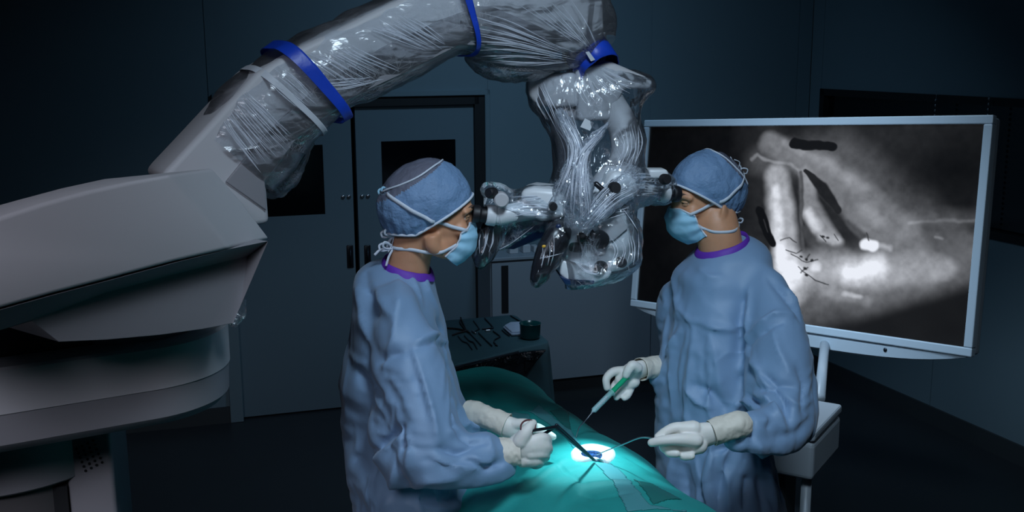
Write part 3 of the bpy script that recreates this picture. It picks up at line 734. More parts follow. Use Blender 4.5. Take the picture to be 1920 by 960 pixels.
# the arm, set back behind the housing and running to the head
qA = P(400, 300, 2.03); qB = P(1090, 100, 2.42)
BD = (qB - qA); BD.z = 0; BD.normalize(); BN = Vector((BD.y, -BD.x, 0))
def ar(px, py, off=0.0): return hitplane(px, py, qA + BN * off, BN)
WR = 0.075
arm_o = [(300, 334), (313, 317), (372, 254), (433, 188), (481, 136), (564, 88), (648, 48), (731, 7), (850, -45), (980, -62), (1090, -45), (1134, -2), (1136, 76), (1085, 98), (960, 96), (863, 89), (761, 142), (674, 182), (613, 222), (560, 262), (501, 342), (507, 420), (440, 430)]
mp('arm', slab_rings(arm_o, WR, -0.06, pf=ar, pn=BN), M['shell'], bv=0.012, seg=3, ang=12)
pan = [(424, 341), (457, 300), (525, 225), (560, 195), (597, 163), (718, 89), (827, 37), (898, 12), (923, 12), (1000, 44), (1066, 75), (960, 88), (863, 84), (761, 136), (674, 176), (611, 217), (558, 258), (497, 340), (500, 395)]
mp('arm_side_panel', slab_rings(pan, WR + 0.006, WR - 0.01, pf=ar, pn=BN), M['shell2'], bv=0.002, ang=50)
mp('arm_knuckle', tube([aq(270, 440, -0.05), aq(330, 430, -0.09), ar(405, 400, 0.0), ar(440, 360, 0.0)], [0.07, 0.068, 0.062, 0.05], 36, n=20, rcap=True), M['shell2'], smooth=True)
# small print on the arm side, unreadable marks
for i, (x, y) in enumerate([(524, 236), (516, 243), (508, 250), (478, 276), (471, 283)]):
    q = ar(x, y, WR + 0.0065)
    mp('print_mark', obox(q, BD, BN, Zv, 0.006, 0.0008, 0.010 if i < 3 else 0.007), M['shell_dark'])
# ---- the head carrier (frontal frame)
def fp(poly, d, th, yaw=0.0, bev=0.005, seg=3, ang=25):
    """outline at distance d, given depth; yaw turns the face"""
    cx = sum(p[0] for p in poly) / len(poly); cy = sum(p[1] for p in poly) / len(poly)
    n = Vector((math.sin(yaw), -math.cos(yaw), 0)); c = P(cx, cy, d)
    f = [hitplane(x, y, c, n) for x, y in poly]; b = [p - n * th for p in f]
    vf = loft([f, b]); return bevel(vf, bev, seg, ang) if bev else vf
HD = 2.40
mp('arm_joint', fp([(1088, 60), (1138, 60), (1138, 112), (1120, 130), (1086, 128)], HD - 0.02, 0.12, 0.3), M['shell'], fs=True, smooth=True)
mp('carrier_block', fp([(987, 140), (1078, 136), (1084, 200), (1040, 203), (1002, 197), (989, 180)], HD - 0.03, 0.12, -0.2, 0.012), M['shell'], fs=True, smooth=True)
mp('carrier_column', fp([(1040, 196), (1080, 196), (1078, 340), (1050, 350), (1044, 250)], HD - 0.0, 0.07, 0.2, 0.010), M['shell2'], fs=True, smooth=True)
mp('yoke', fp([(1080, 128), (1140, 112), (1228, 150), (1224, 168), (1172, 166), (1146, 226), (1084, 228)], HD - 0.01, 0.10, 0.2, 0.012), M['shell'], fs=True, smooth=True)
mp('yoke_arm', tube([P(1140, 190, HD + 0.03), P(1168, 240, HD + 0.03), P(1170, 300, HD + 0.02), P(1140, 350, HD)], [0.036, 0.034, 0.033, 0.04], 32, n=20, rcap=True), M['shell'], smooth=True)
mp('paper_tag', fp([(1097, 222), (1114, 230), (1106, 245), (1088, 238)], HD - 0.05, 0.001, 0.2, 0), M['white_plastic'])
# ---- optics head
hd = 2.34
mp('optics_body', fp([(1098, 388), (1120, 352), (1150, 350), (1166, 388), (1197, 434), (1197, 488), (1172, 508), (1120, 516), (1080, 520), (1060, 500), (1064, 440)], hd, 0.11, 0.25, 0.012), M['white_plastic'], fs=True, smooth=True)
mp('optics_panel', fp([(1122, 420), (1160, 400), (1178, 428), (1150, 452), (1128, 452)], hd - 0.006, 0.006, 0.25, 0.002), M['shell'], fs=True, smooth=True)
mp('optics_base', fp([(1052, 486), (1110, 502), (1150, 508), (1142, 522), (1115, 531), (1065, 529), (1050, 515)], hd - 0.015, 0.12, 0.1, 0.006), M['white_plastic'], fs=True, smooth=True)
mp('base_rim', fp([(1050, 518), (1066, 524), (1115, 527), (1114, 533), (1088, 537), (1060, 534)], hd - 0.02, 0.11, 0.1, 0.002), M['navy'], fs=True, smooth=True)
cL = P(1074, 528, hd + 0.03)
mp('objective_lens', lathe(cL, (0.05, 0.02, -1), [(0, 0.001), (0, 0.018), (0.014, 0.018), (0.016, 0.014), (0.016, 0.001)], 32), M['steel'], smooth=True, fs=True)
mp('turret', fp([(1098, 384), (1132, 344), (1164, 350), (1158, 392), (1130, 420), (1096, 424)], hd - 0.02, 0.08, -0.2, 0.010), M['white_plastic'], fs=True, smooth=True)
def knob(px, py, r, L, d, ax, mt='black_rubber', name='knob'):
    c = P(px, py, d)
    return mp(name, lathe(c, ax, [(0, 0.001), (0, r), (L * 0.15, r * 1.03), (L * 0.7, r), (L * 0.9, r * 0.92), (L, r * 0.8), (L, 0.001)], 28), M[mt], smooth=True, fs=True)
knob(1130, 500, 0.012, 0.028, hd - 0.012, (-0.4, -0.9, 0.25)); knob(1166, 492, 0.012, 0.028, hd - 0.012, (-0.25, -0.9, 0.25))
knob(1122, 448, 0.021, 0.02, hd - 0.008, (0.3, -0.9, -0.1), 'black_glass', 'lens_port')
knob(1112, 441, 0.013, 0.034, hd - 0.03, (-0.95, -0.3, -0.1)); knob(1090, 464, 0.011, 0.026, hd - 0.02, (-0.9, -0.4, 0.1))
# pistol handles
def handle(name, pts, rads, d):
    o = mp(name, tube([P(x, y, dd) for (x, y), dd in zip(pts, d)], rads, 28, n=40, flat=1.3, up=(0.3, -0.95, 0.1), rcap=True), M['black_plastic'], smooth=True); return o
h1 = handle('hand_grip', [(1052, 432), (1042, 450), (1022, 488), (1008, 522)], [0.020, 0.023, 0.020, 0.013], [hd - 0.03, hd - 0.035, hd - 0.04, hd - 0.04])
part('grip_button', ellipsoid(P(1020, 462, hd - 0.058), 0.0045, 0.002, 0.0035), mat('yellow_plastic', (0.75, 0.42, 0.04), 0.4), h1)
part('grip_button', ellipsoid(P(1047, 425, hd - 0.05), 0.006, 0.004, 0.006), M['navy'], h1)
handle('hand_grip', [(922, 425), (914, 450), (906, 478), (900, 492)], [0.017, 0.021, 0.019, 0.011], [hd + 0.02] * 4)
# left binocular tube: white barrels, dark rubber eyepieces facing the left surgeon
def bino(pe, pm, pb, dd, sx, dpt):
    """pe eyepiece end, pm barrel start, pb body end in pixels"""
    for k, off in enumerate((-0.0, 0.062)):
        e = P(*pe, dpt[0] + off); mm_ = P(*pm, dpt[1] + off); b = P(*pb, dpt[2] + off * 0.7)
        ax = (mm_ - e).normalized(); L = (mm_ - e).length
        mp('eyecup', lathe(e, ax, [(0, 0.010), (0.0, 0.018), (0.004, 0.0195), (0.014, 0.0195), (0.018, 0.016), (0.024, 0.018), (0.034, 0.018), (0.036, 0.010)], 32), M['black_rubber'], smooth=True, fs=True)
        mp('eyepiece', lathe(e, ax, [(0.030, 0.010), (0.030, 0.021), (0.034, 0.023), (0.050, 0.023), (0.052, 0.020), (0.066, 0.020), (0.066, 0.005)], 32), M['white_plastic'], smooth=True, fs=True)
        mp('barrel', tube([e + ax * 0.06, mm_, (mm_ + b) / 2, b], [0.019, 0.021, 0.023, 0.026], 28, n=16), M['white_plastic'], smooth=True)
        mp('lens', lathe(e + ax * 0.006, ax, [(0, 0.001), (0.001, 0.012), (0.003, 0.012), (0.003, 0.001)], 24), M['black_glass'], smooth=True)
bino((886, 400), (935, 405), (1030, 385), 0, 1, (2.30, 2.31, 2.33))
bino((1272, 364), (1216, 360), (1150, 368), 0, -1, (2.47, 2.44, 2.37))
mp('tube_head', fp([(975, 358), (1000, 352), (1040, 356), (1060, 372), (1060, 408), (1020, 418), (980, 405)], 2.30, 0.11, -0.1, 0.012), M['white_plastic'], fs=True, smooth=True)
mp('tube_head', fp([(1150, 322), (1185, 326), (1200, 352), (1192, 380), (1150, 386), (1136, 350)], 2.33, 0.12, 0.2, 0.012), M['white_plastic'], fs=True, smooth=True)
mp('adjusting_wheel', lathe(P(938, 372, 2.29), (0.1, -1, 0), [(0, 0.001), (0, 0.016), (0.03, 0.016), (0.033, 0.013), (0.033, 0.001)], 28), M['shell'], smooth=True, fs=True)
knob(926, 362, 0.012, 0.02, 2.27, (-0.6, -0.8, 0.1)); knob(1036, 386, 0.009, 0.02, 2.28, (0.1, -1, 0))
mp('adjusting_wheel', fp([(1216, 318), (1252, 318), (1256, 334), (1220, 336)], 2.40, 0.05, 0.1, 0.006), M['white_plastic'], fs=True, smooth=True)
knob(1244, 336, 0.012, 0.02, 2.38, (0.3, -0.9, 0.1))
mp('focus_bar', tube([P(1118, 345, hd - 0.05), P(1152, 375, hd - 0.05)], 0.006, 14, n=6, rcap=True), M['black_plastic'], smooth=True); knob(1150, 352, 0.013, 0.02, hd - 0.05, (0.2, -1, 0.1))
mp('shield', fp([(1000, 380), (1040, 392), (1034, 440), (962, 468), (936, 466), (960, 425)], 2.36, 0.012, -0.3, 0.003), M['navy'], fs=True, smooth=True)

# ------------------------------------------------------------------ sterile film over the microscope
F_arm = film('arm_film', body=0.085, crease=0.30, scale=12, rough=0.20, bumpd=0.007, wire=0.0008, stretch=(0.5, 0.5, 1.7), tint=(0.84, 0.84, 0.90))
F_gath = film('gathered_film', body=0.14, crease=0.45, scale=24, rough=0.18, bumpd=0.010, wire=0.0007, stretch=(1.3, 1.3, 0.5))
F_head = film('head_film', body=0.03, crease=0.45, scale=20, rough=0.16, bumpd=0.008, wire=0.0006, stretch=(1.3, 1.3, 0.6))
drape = thing('microscope_drape', 'crinkled clear plastic drape wrapped round the microscope arm and head, bound with blue tape', 'drape', ar(700, 70, 0))
ST = [((366, 244), (500, 356)), ((398, 190), (548, 304)), ((438, 152), (574, 266)), ((478, 124), (600, 243)), ((520, 92), (630, 217)),
      ((600, 47), (684, 190)), ((700, 4), (764, 152)), ((790, -28), (846, 102)), ((836, -42), (870, 97)), ((900, -66), (912, 122)),
      ((975, -72), (985, 134)), ((1045, -66), (1040, 130)), ((1102, -55), (1070, 128)), ((1132, 0), (1078, 126)), ((1138, 66), (1082, 127))]
sta = np.array([[*(ar(*u, 0.01)), *(ar(*l, 0.01))] for u, l in ST])
def arm_ring(t, grow=0.0, seg=84, wide=0.0):
    """superelliptic section of the sleeve at station t"""
    s = spline_at(t); u = Vector(s[:3]); l = Vector(s[3:]); c = (u + l) / 2; h = (u - l) / 2; H = h.length + grow; h.normalize()
    W = WR - 0.01 + 0.014 + grow + wide
    if t > 11.5: W = W * (1 - 0.28 * min(1, (t - 11.5) / 2.5))
    out = []
    for j in range(seg):
        a = 2 * math.pi * j / seg; ca_, sa = math.cos(a), math.sin(a); e = 0.62
        out.append(c + h * (H * math.copysign(abs(ca_) ** e, ca_)) + BN * (W * math.copysign(abs(sa) ** e, sa)))
    return out
_sp = spline(sta, 1401)
def spline_at(t): return _sp[int(max(0, min(1400, t / 14 * 1400)))]
Vd, Fd = loft([arm_ring(t) for t in np.linspace(0, 14, 330)], cap=False)
Vd = np.array([tuple(x) for x in Vd])
Vd, Fd = wrinkle((Vd, Fd), stretch=1.07, it=90, out=0.022, inn=0.006, bend=0.10, seed=3, amp=0.007, nscale=18)
# long pulls of the film running from the tapes
def aqs(*pp): return [ar(x, y, WR + 0.02) for x, y in pp]
cr = []
for x0, y0, x1, y1 in [(560, 110, 660, 170), (600, 90, 720, 140), (590, 130, 700, 190), (640, 60, 760, 100), (660, 110, 790, 150), (700, 60, 830, 90), (720, 30, 840, 60), (760, 100, 850, 95), (640, 150, 740, 150),
        (880, 60, 1000, 92), (880, 75, 1040, 105), (870, 30, 930, 55), (960, 0, 1100, 90), (1000, -20, 1110, 80), (900, 10, 960, 30), (1060, 0, 1120, 70), (880, 90, 1070, 115), (1120, 20, 1115, 85),
        (430, 200, 520, 300), (450, 180, 500, 260), (400, 240, 470, 320), (470, 170, 540, 240), (500, 140, 560, 200), (420, 230, 500, 310), (440, 260, 530, 320), (380, 250, 450, 330), (540, 170, 590, 250)]:
    j = 6
    cr.append((aqs((x0, y0), ((x0 + x1) / 2 + random.uniform(-j, j), (y0 + y1) / 2 + random.uniform(-j, j)), (x1, y1)), 0.0045, random.choice((0.009, 0.007, -0.006))))
Vd, Fd = creases((Vd, Fd), cr)
def pinch(base, mt, lines, name, r=0.0011, seed=4):
    """film with tight pinched folds standing on it: traced runs, laid on the sheet and joined to it"""
    rg = random.Random(seed); V0, F0 = base; bv = bvh_of(V0, F0); vs = []
    for ln in lines:
        pts = [cast(bv, *q) for q in spline([(a, b) for a, b in ln], 9)]
        pts = [q + (CAM - q).normalized() * 0.0015 for q in pts if q is not None]
        run = []
        for q in pts:
            if run and (q - run[-1]).length > 0.05:
                break
            run.append(q)
        if len(run) < 3: continue
        k = len(run); rr = [max(.0002, r * rg.uniform(.5, 1.3) * math.sin(math.pi * (i + .35) / (k - .3))) for i in range(k)]
        vs.append(tube(run, rr, 5, n=18))
    Vp, Fp = join(*vs); n0 = len(F0)
    o = part(name, join((V0, F0), (Vp, Fp)), mt, drape, smooth=False)
    o.data.materials.append(M['pinched'])
    idx = np.zeros(len(o.data.polygons), int); idx[n0:] = 1; o.data.polygons.foreach_set('material_index', idx); return o
M['pinched'] = mat('pinched_film', (0.80, 0.83, 0.92), 0.22, alpha=0.55)
def bvh_of(V, Fq): return BVHTree.FromPolygons([tuple(x) for x in V], [tuple(int(i) for i in f) for f in Fq])
def cast(bv, px, py):
    h = bv.ray_cast(CAM, ray(px, py).normalized()); return h[0] if h[0] is not None else None
rl = random.Random(12)
def bundle(a, b, c, n, j=4):
    """n runs fanned between two edges given at three heights: a, b, c = ((x0, y0), (x1, y1))"""
    out = []
    for i in range(n):
        t = (i + rl.uniform(.1, .9)) / n; f = lambda e: (e[0][0] * (1 - t) + e[1][0] * t + rl.uniform(-j, j), e[0][1] * (1 - t) + e[1][1] * t + rl.uniform(-j, j))
        A, B_, C_ = f(a), f(b), f(c); s = rl.uniform(0, .4); e = rl.uniform(.6, 1)
        mixp = lambda p, q, t: (p[0] + (q[0] - p[0]) * t, p[1] + (q[1] - p[1]) * t)
        out.append([mixp(A, B_, s), B_, mixp(B_, C_, e)])
    return out
arm_l = bundle(((405, 215), (460, 165)), ((440, 265), (500, 200)), ((490, 330), (560, 260)), 22) + bundle(((490, 150), (520, 120)), ((530, 180), (560, 150)), ((570, 220), (605, 190)), 8)
arm_l += bundle(((560, 105), (640, 75)), ((600, 130), (690, 100)), ((660, 170), (760, 130)), 16) + bundle(((680, 50), (760, 20)), ((730, 70), (800, 50)), ((800, 98), (850, 88)), 14) + bundle(((590, 150), (610, 170)), ((640, 150), (660, 165)), ((700, 142), (730, 150)), 7)
arm_l += bundle(((875, 15), (880, 95)), ((960, 45), (970, 100)), ((1080, 100), (1085, 115)), 16) + bundle(((960, 0), (1080, 0)), ((1030, 50), (1105, 45)), ((1100, 95), (1120, 90)), 9) + bundle(((900, 120), (905, 105)), ((980, 125), (980, 105)), ((1060, 122), (1070, 112)), 6)
pinch(crumple((Vd, Fd), 0.16), F_arm, arm_l, 'arm_sleeve', 0.0012)
def band(t0, t1, grow, mt, name='tape_strap'):
    ts = np.linspace(t0, t1, 8)
    ro = [arm_ring(t, grow + 0.0015) for t in ts]; ri = [arm_ring(t, grow) for t in reversed(ts)]
    rings = ro + ri + [ro[0]]
    V, Fc = loft(rings, cap=False); V = np.array([tuple(x) for x in V]); c = V.mean(0)
    nz = noise3(V, 22, 5, 2); d = V - c; d /= np.linalg.norm(d, axis=1)[:, None]
    return part(name, (V + d * (nz * 0.0022)[:, None], Fc), mt, drape)
band(3.80, 4.18, 0.012, M['tape_blue']); band(7.70, 8.02, 0.010, M['tape_blue'])
band(2.62, 2.90, 0.004, M['tape_white'])
# gathered neck of the film, bound with the third tape
nk = [P(1100, 96, 2.40), P(1113, 112, 2.39), P(1122, 128, 2.38)]
def nring(c, r, flat, seg=60, ax=None):
    ax = (nk[2] - nk[0]).normalized() if ax is None else ax; u = BD - ax * BD.dot(ax); u.normalize(); v = ax.cross(u)
    return [c + u * math.cos(2 * math.pi * j / seg) * r * (1 + 0.05 * math.sin(14 * math.pi * j / seg)) + v * math.sin(2 * math.pi * j / seg) * r * flat for j in range(seg)]
band3 = loft([nring(nk[0] + (nk[2] - nk[0]) * t, 0.046 + q, 1.1) for t, q in ((-0.15, 0.0), (-0.15, 0.002), (0.5, 0.003), (1.15, 0.002), (1.15, 0.0))], cap=False)
part('tape_strap', band3, M['tape_blue'], drape)
part('tape_end', fp([(1098, 98), (1104, 96), (1116, 112), (1108, 115)], 2.325, 0.001, 0.0, 0), M['tape_white'], drape, smooth=False)

def vring(xl, xr, y, d, dep, seg=40, e=0.75):
    a = P(xl, y, d); b = P(xr, y, d); c = (a + b) / 2; h = (b - a).length / 2
    return [c + Vector((1, 0, 0)) * h * math.copysign(abs(math.cos(t)) ** e, math.cos(t)) + Vector((0, 1, 0)) * dep * math.copysign(abs(math.sin(t)) ** e, math.sin(t)) for t in [2 * math.pi * j / seg for j in range(seg)]]
hd_ = HD + 0.03
bag = [loft([vring(1078, 1142, 118, hd_, 0.05), vring(1020, 1175, 131, hd_, 0.07), vring(988, 1216, 143, hd_, 0.085), vring(984, 1231, 156, hd_, 0.085), vring(986, 1228, 172, hd_, 0.085), vring(992, 1205, 196, hd_, 0.085), vring(1018, 1203, 230, hd_, 0.08),
             vring(1036, 1209, 262, hd_, 0.075), vring(1046, 1206, 300, hd_, 0.07), vring(1038, 1202, 330, hd_ - 0.01, 0.075), vring(1024, 1205, 360, hd_ - 0.02, 0.085), vring(1015, 1195, 395, hd_ - 0.03, 0.10)]),
       loft([vring(1040, 1180, 385, hd + 0.05, 0.09), vring(1034, 1202, 420, hd + 0.05, 0.10), vring(1040, 1206, 460, hd + 0.05, 0.10), vring(1046, 1200, 495, hd + 0.05, 0.10), vring(1054, 1150, 520, hd + 0.05, 0.09), vring(1064, 1112, 534, hd + 0.04, 0.06)]),
       tube([P(1050, 392, 2.37), P(1000, 392, 2.35), P(950, 396, 2.34), P(915, 402, 2.33)], [0.060, 0.052, 0.046, 0.036], 32, n=12),
       tube([P(960, 385, 2.35), P(938, 366, 2.33), P(918, 356, 2.33)], [0.035, 0.028, 0.020], 24, n=8, rcap=True),
       tube([P(1000, 400, 2.36), P(975, 430, 2.36), P(945, 462, 2.36)], [0.058, 0.040, 0.012], 24, n=8, rcap=True, flat=0.5, up=(0.7, -0.2, 0.6)),
       tube([P(1160, 352, 2.38), P(1190, 353, 2.42), P(1222, 352, 2.46), P(1252, 354, 2.485)], [0.058, 0.045, 0.045, 0.038], 32, n=12),
       tube([P(925, 420, hd + 0.02), P(914, 450, hd + 0.02), P(904, 480, hd + 0.02), P(900, 494, hd + 0.02)], [0.028, 0.030, 0.026, 0.014], 24, n=10, rcap=True),
       tube([P(1062, 430, hd - 0.02), P(1044, 452, hd - 0.03), P(1024, 490, hd - 0.035), P(1007, 524, hd - 0.035)], [0.030, 0.034, 0.030, 0.019], 24, n=10, rcap=True)]
B = remesh(join(*bag), 0.0042, 10)
print('BAG', len(B[0]))
B = wrinkle(B, stretch=1.09, it=70, out=0.017, inn=0.006, bend=0.09, seed=9, amp=0.007, nscale=26)
cr = []
def fpt(*pp, d=2.29): return [P(x, y, d) for x, y in pp]
for q in [((1045, 195), (1065, 240), (1078, 290)), ((1030, 200), (1052, 240), (1072, 300)), ((1100, 150), (1130, 190), (1145, 240)), ((1115, 140), (1150, 170), (1180, 180)), ((1120, 125), (1170, 150), (1205, 165)), ((1105, 240), (1095, 270), (1078, 300)), ((1140, 230), (1110, 260), (1085, 300)),
          ((1060, 300), (1050, 340), (1030, 375)), ((1075, 290), (1070, 350), (1062, 410)), ((1085, 300), (1092, 360), (1088, 420)), ((1095, 330), (1100, 380), (1095, 430)), ((1150, 375), (1130, 395), (1105, 425)), ((1165, 350), (1140, 380), (1100, 420)), ((1180, 340), (1150, 370), (1110, 400)),
          ((1230, 330), (1200, 350), (1160, 380)), ((990, 370), (1020, 385), (1050, 400)), ((950, 390), (990, 400), (1040, 410)), ((1190, 440), (1150, 425), (1110, 425)), ((1196, 470), (1160, 480), (1120, 510)), ((1170, 260), (1190, 280), (1195, 310)), ((1130, 280), (1160, 290), (1190, 285))]:
    cr.append((fpt(*q, d=2.30), 0.010, random.choice((0.010, 0.008, -0.007))))
B = creases(B, cr)
hl = bundle(((1025, 205), (1062, 190)), ((1062, 285), (1092, 285)), ((1036, 400), (1112, 410)), 20) + bundle(((1150, 225), (1140, 245)), ((1100, 275), (1108, 285)), ((1075, 330), (1090, 335)), 8)
hl += bundle(((1085, 420), (1095, 430)), ((1130, 385), (1150, 405)), ((1170, 345), (1195, 400)), 12) + bundle(((1040, 365), (1045, 410)), ((1000, 368), (1000, 405)), ((950, 372), (945, 410)), 10) + bundle(((1165, 325), (1160, 380)), ((1200, 322), (1205, 372)), ((1245, 325), (1250, 372)), 9)
hl += bundle(((1085, 140), (1130, 125)), ((1085, 175), (1180, 150)), ((1110, 215), (1222, 158)), 14) + bundle(((990, 150), (1010, 140)), ((1000, 190), (1040, 190)), ((1035, 245), (1060, 240)), 7) + bundle(((1150, 240), (1200, 215)), ((1165, 280), (1205, 270)), ((1140, 330), (1195, 320)), 9)
hl += bundle(((1130, 440), (1190, 430)), ((1150, 470), (1196, 470)), ((1130, 510), (1190, 495)), 7) + bundle(((1065, 480), (1095, 500)), ((1090, 500), (1110, 515)), ((1110, 515), (1140, 515)), 5) + bundle(((1010, 470), (1040, 440)), ((1005, 495), (1045, 470)), ((1003, 520), (1030, 500)), 5) + bundle(((905, 430), (930, 425)), ((900, 455), (925, 455)), ((898, 485), (915, 480)), 6)
hl += [[(1003, 486), (1030, 481), (1057, 474)], [(936, 468), (960, 455), (1000, 425)], [(1166, 389), (1182, 410), (1197, 434)], [(1197, 436), (1198, 460), (1196, 488)]]
pinch(crumple(B, 0.11), F_head, hl, 'head_cover', 0.0011)
# gathered strands of film running down the column
def strand(pts, r, n=30, seed=0):
    V, Fc = tube(pts, r, 26, n=60, cap=False); V = np.array([tuple(x) for x in V])
    return crumple(wrinkle((V, Fc), stretch=1.16, it=70, out=0.010, inn=0.012, bend=0.07, seed=seed, amp=0.006, nscale=34), 0.35)
pinch(strand([P(1048, 205, 2.33), P(1068, 245, 2.31), P(1082, 290, 2.30), P(1066, 345, 2.30), P(1050, 400, 2.31)], [0.010, 0.016, 0.018, 0.026, 0.034], seed=21), F_gath,
      bundle(((1040, 210), (1058, 200)), ((1068, 285), (1096, 285)), ((1026, 400), (1076, 410)), 18, 3), 'gathered_fold', 0.0010, 5)
pinch(strand([P(1140, 232, 2.33), P(1110, 262, 2.31), P(1090, 300, 2.29), P(1088, 350, 2.28), P(1086, 425, 2.29)], [0.006, 0.012, 0.018, 0.026, 0.034], seed=22), F_gath,
      bundle(((1140, 228), (1142, 240)), ((1080, 300), (1104, 300)), ((1062, 420), (1112, 425)), 18, 3), 'gathered_fold', 0.0010, 6)
pinch(strand([P(1190, 335, 2.36), P(1150, 365, 2.31), P(1110, 400, 2.28), P(1086, 430, 2.28)], [0.030, 0.028, 0.026, 0.020], seed=23), F_gath,
      bundle(((1185, 315), (1198, 360)), ((1135, 350), (1150, 385)), ((1080, 415), (1095, 440)), 14, 3), 'gathered_fold', 0.0010, 7)
# loose lower end of the arm sleeve, hanging behind the joint
V, Fc = tube([ar(500, 350, -0.02), ar(528, 330, -0.03), ar(556, 290, -0.03), ar(580, 262, -0.02)], [0.030, 0.036, 0.026, 0.012], 40, n=70, cap=False)
part('loose_end', crumple(wrinkle((np.array([tuple(x) for x in V]), Fc), stretch=1.14, it=70, out=0.012, inn=0.010, bend=0.08, seed=31, amp=0.006, nscale=30), 0.3), F_arm, drape, smooth=False)
V, Fc = tube([aq(452, 560, 0.0), aq(445, 590, 0.0), aq(437, 612, 0.0)], [0.008, 0.012, 0.004], 20, n=30, cap=False)
part('loose_end', crumple(wrinkle((np.array([tuple(x) for x in V]), Fc), stretch=1.14, it=50, out=0.008, inn=0.006, bend=0.08, seed=33, amp=0.005, nscale=40), 0.3), F_arm, drape, smooth=False)
V, Fc = tube([ar(880, 108, 0.0), ar(930, 124, -0.0), ar(980, 128, 0.0), ar(1050, 124, 0.0)], [0.012, 0.030, 0.030, 0.012], 40, n=90, cap=False, flat=1.8)
part('loose_fold', crumple(wrinkle((np.array([tuple(x) for x in V]), Fc), stretch=1.12, it=60, out=0.012, inn=0.010, bend=0.08, seed=35, amp=0.006, nscale=24), 0.3), F_arm, drape, smooth=False)
# ------------------------------------------------------------------ operating table and patient drape
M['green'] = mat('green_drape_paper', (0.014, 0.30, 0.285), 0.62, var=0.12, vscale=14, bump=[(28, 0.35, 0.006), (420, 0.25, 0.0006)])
M['green_pale'] = mat('pale_adhesive_strip', (0.07, 0.29, 0.32), 0.5, bump=[(30, 0.3, 0.005)])
M['green_patch'] = mat('green_reinforced_patch', (0.010, 0.15, 0.14), 0.55, bump=[(300, 0.2, 0.0006)])
TA = Vector((0.27, -0.963, 0)).normalized(); TB = Vector((-TA.y, TA.x, 0)); TC = Vector((SITE.x, SITE.y, 0))
zc_u = [(-1.05, 1.015), (-0.8, 1.03), (-0.55, 1.05), (-0.35, 1.075), (-0.12, 1.11), (0.0, 1.118), (0.3, 1.14), (0.6, 1.14), (1.1, 1.10)]
zu, zz = zip(*zc_u)
prof = [(-0.375, -0.62), (-0.37, -0.42), (-0.355, -0.22), (-0.325, -0.11), (-0.27, -0.055), (-0.15, -0.018), (0, 0), (0.10, -0.020), (0.19, -0.075), (0.235, -0.14), (0.265, -0.25), (0.28, -0.42), (0.29, -0.62)]
pr_s = spline([(a, b, 0) for a, b in prof], 400)
seglen = np.concatenate([[0], np.cumsum(np.hypot(np.diff(pr_s[:, 0]), np.diff(pr_s[:, 1])))]); 
def prof_at(s):  # s 0..1 along the section
    q = s * seglen[-1]; return np.interp(q, seglen, pr_s[:, 0]), np.interp(q, seglen, pr_s[:, 1])
NU, NV = 300, 260
us = np.linspace(-1.05, 1.1, NU); ss = np.linspace(0, 1, NV)
UU, SS = np.meshgrid(us, ss, indexing='ij'); A_, B_ = prof_at(SS)
ZC = np.interp(UU, zu, zz)
# the far end falls over the table's edge
G = np.stack([TC.x + TA.x * UU + TB.x * A_, TC.y + TA.y * UU + TB.y * A_, ZC + B_], -1).reshape(-1, 3)
idx = np.arange(NU * NV).reshape(NU, NV)
GF = np.stack([idx[:-1, :-1], idx[:-1, 1:], idx[1:, 1:], idx[1:, :-1]], -1).reshape(-1, 4)
GFn = vnormals(G, GF)
if GFn[:, 2].mean() < 0: GF = GF[:, ::-1]; GFn = -GFn
G += GFn * (noise3(G, 5, 3, 2) * 0.008 + noise3(G, 14, 4, 2) * 0.003)[:, None]
# hem over the far end
def on(bv, pts, fallback=2.4):
    out = [cast(bv, *p) for p in pts]
    return [q if q is not None else None for q in out]
gb = bvh_of(G, GF)
def traced(bv, lst):
    """(pixel polyline, width m, height m) -> crease segments lying on the surface"""
    out = []
    for pp, wd, ht in lst:
        q = [p for p in on(bv, pp) if p is not None]
        if len(q) >= 2: out.append((q, wd, ht))
    return out
fold = [([(954, 879), (985, 915), (1022, 958)], 0.0035, -0.004), ([(1024, 855), (1060, 885), (1100, 912)], 0.0035, -0.004), ([(890, 905), (925, 950)], 0.0035, -0.003),
        ([(985, 915), (1030, 880), (1060, 860)], 0.008, 0.004), ([(1078, 912), (1150, 905), (1240, 915)], 0.010, 0.006), ([(1078, 912), (1050, 950)], 0.012, 0.008), ([(1085, 925), (1120, 935), (1180, 925)], 0.006, -0.004),
        ([(950, 770), (990, 775), (1030, 800)], 0.012, 0.006), ([(1000, 720), (1040, 745), (1075, 790)], 0.02, 0.006), ([(900, 720), (930, 760), (960, 770)], 0.02, -0.008), ([(940, 715), (1000, 730)], 0.015, -0.006),
        ([(1123, 806), (1150, 815), (1180, 842)], 0.014, 0.010), ([(1085, 800), (1130, 808)], 0.008, -0.006), ([(1180, 860), (1215, 880), (1240, 885)], 0.012, -0.007), ([(1200, 855), (1225, 872)], 0.012, 0.006), ([(990, 900), (960, 930), (930, 955)], 0.015, 0.008)]
G, GF_ = creases((G, GF.tolist()), traced(gb, fold))
gb = bvh_of(G, GF)
sd_t = thing('surgical_drape', 'teal green paper drape over the patient on the operating table, between the two surgeons', 'drape', (TC.x, TC.y, 1.0))
dr = part('sheet', (G, GF_), M['green'], sd_t)
GN = vnormals(G, GF)
Gg = G.reshape(NU, NV, 3)
def uv_of(px, py):
    p = cast(gb, px, py)
    if p is None: return None
    i = int(np.argmin(((G - np.array(p)) ** 2).sum(1))); return i // NV, i % NV
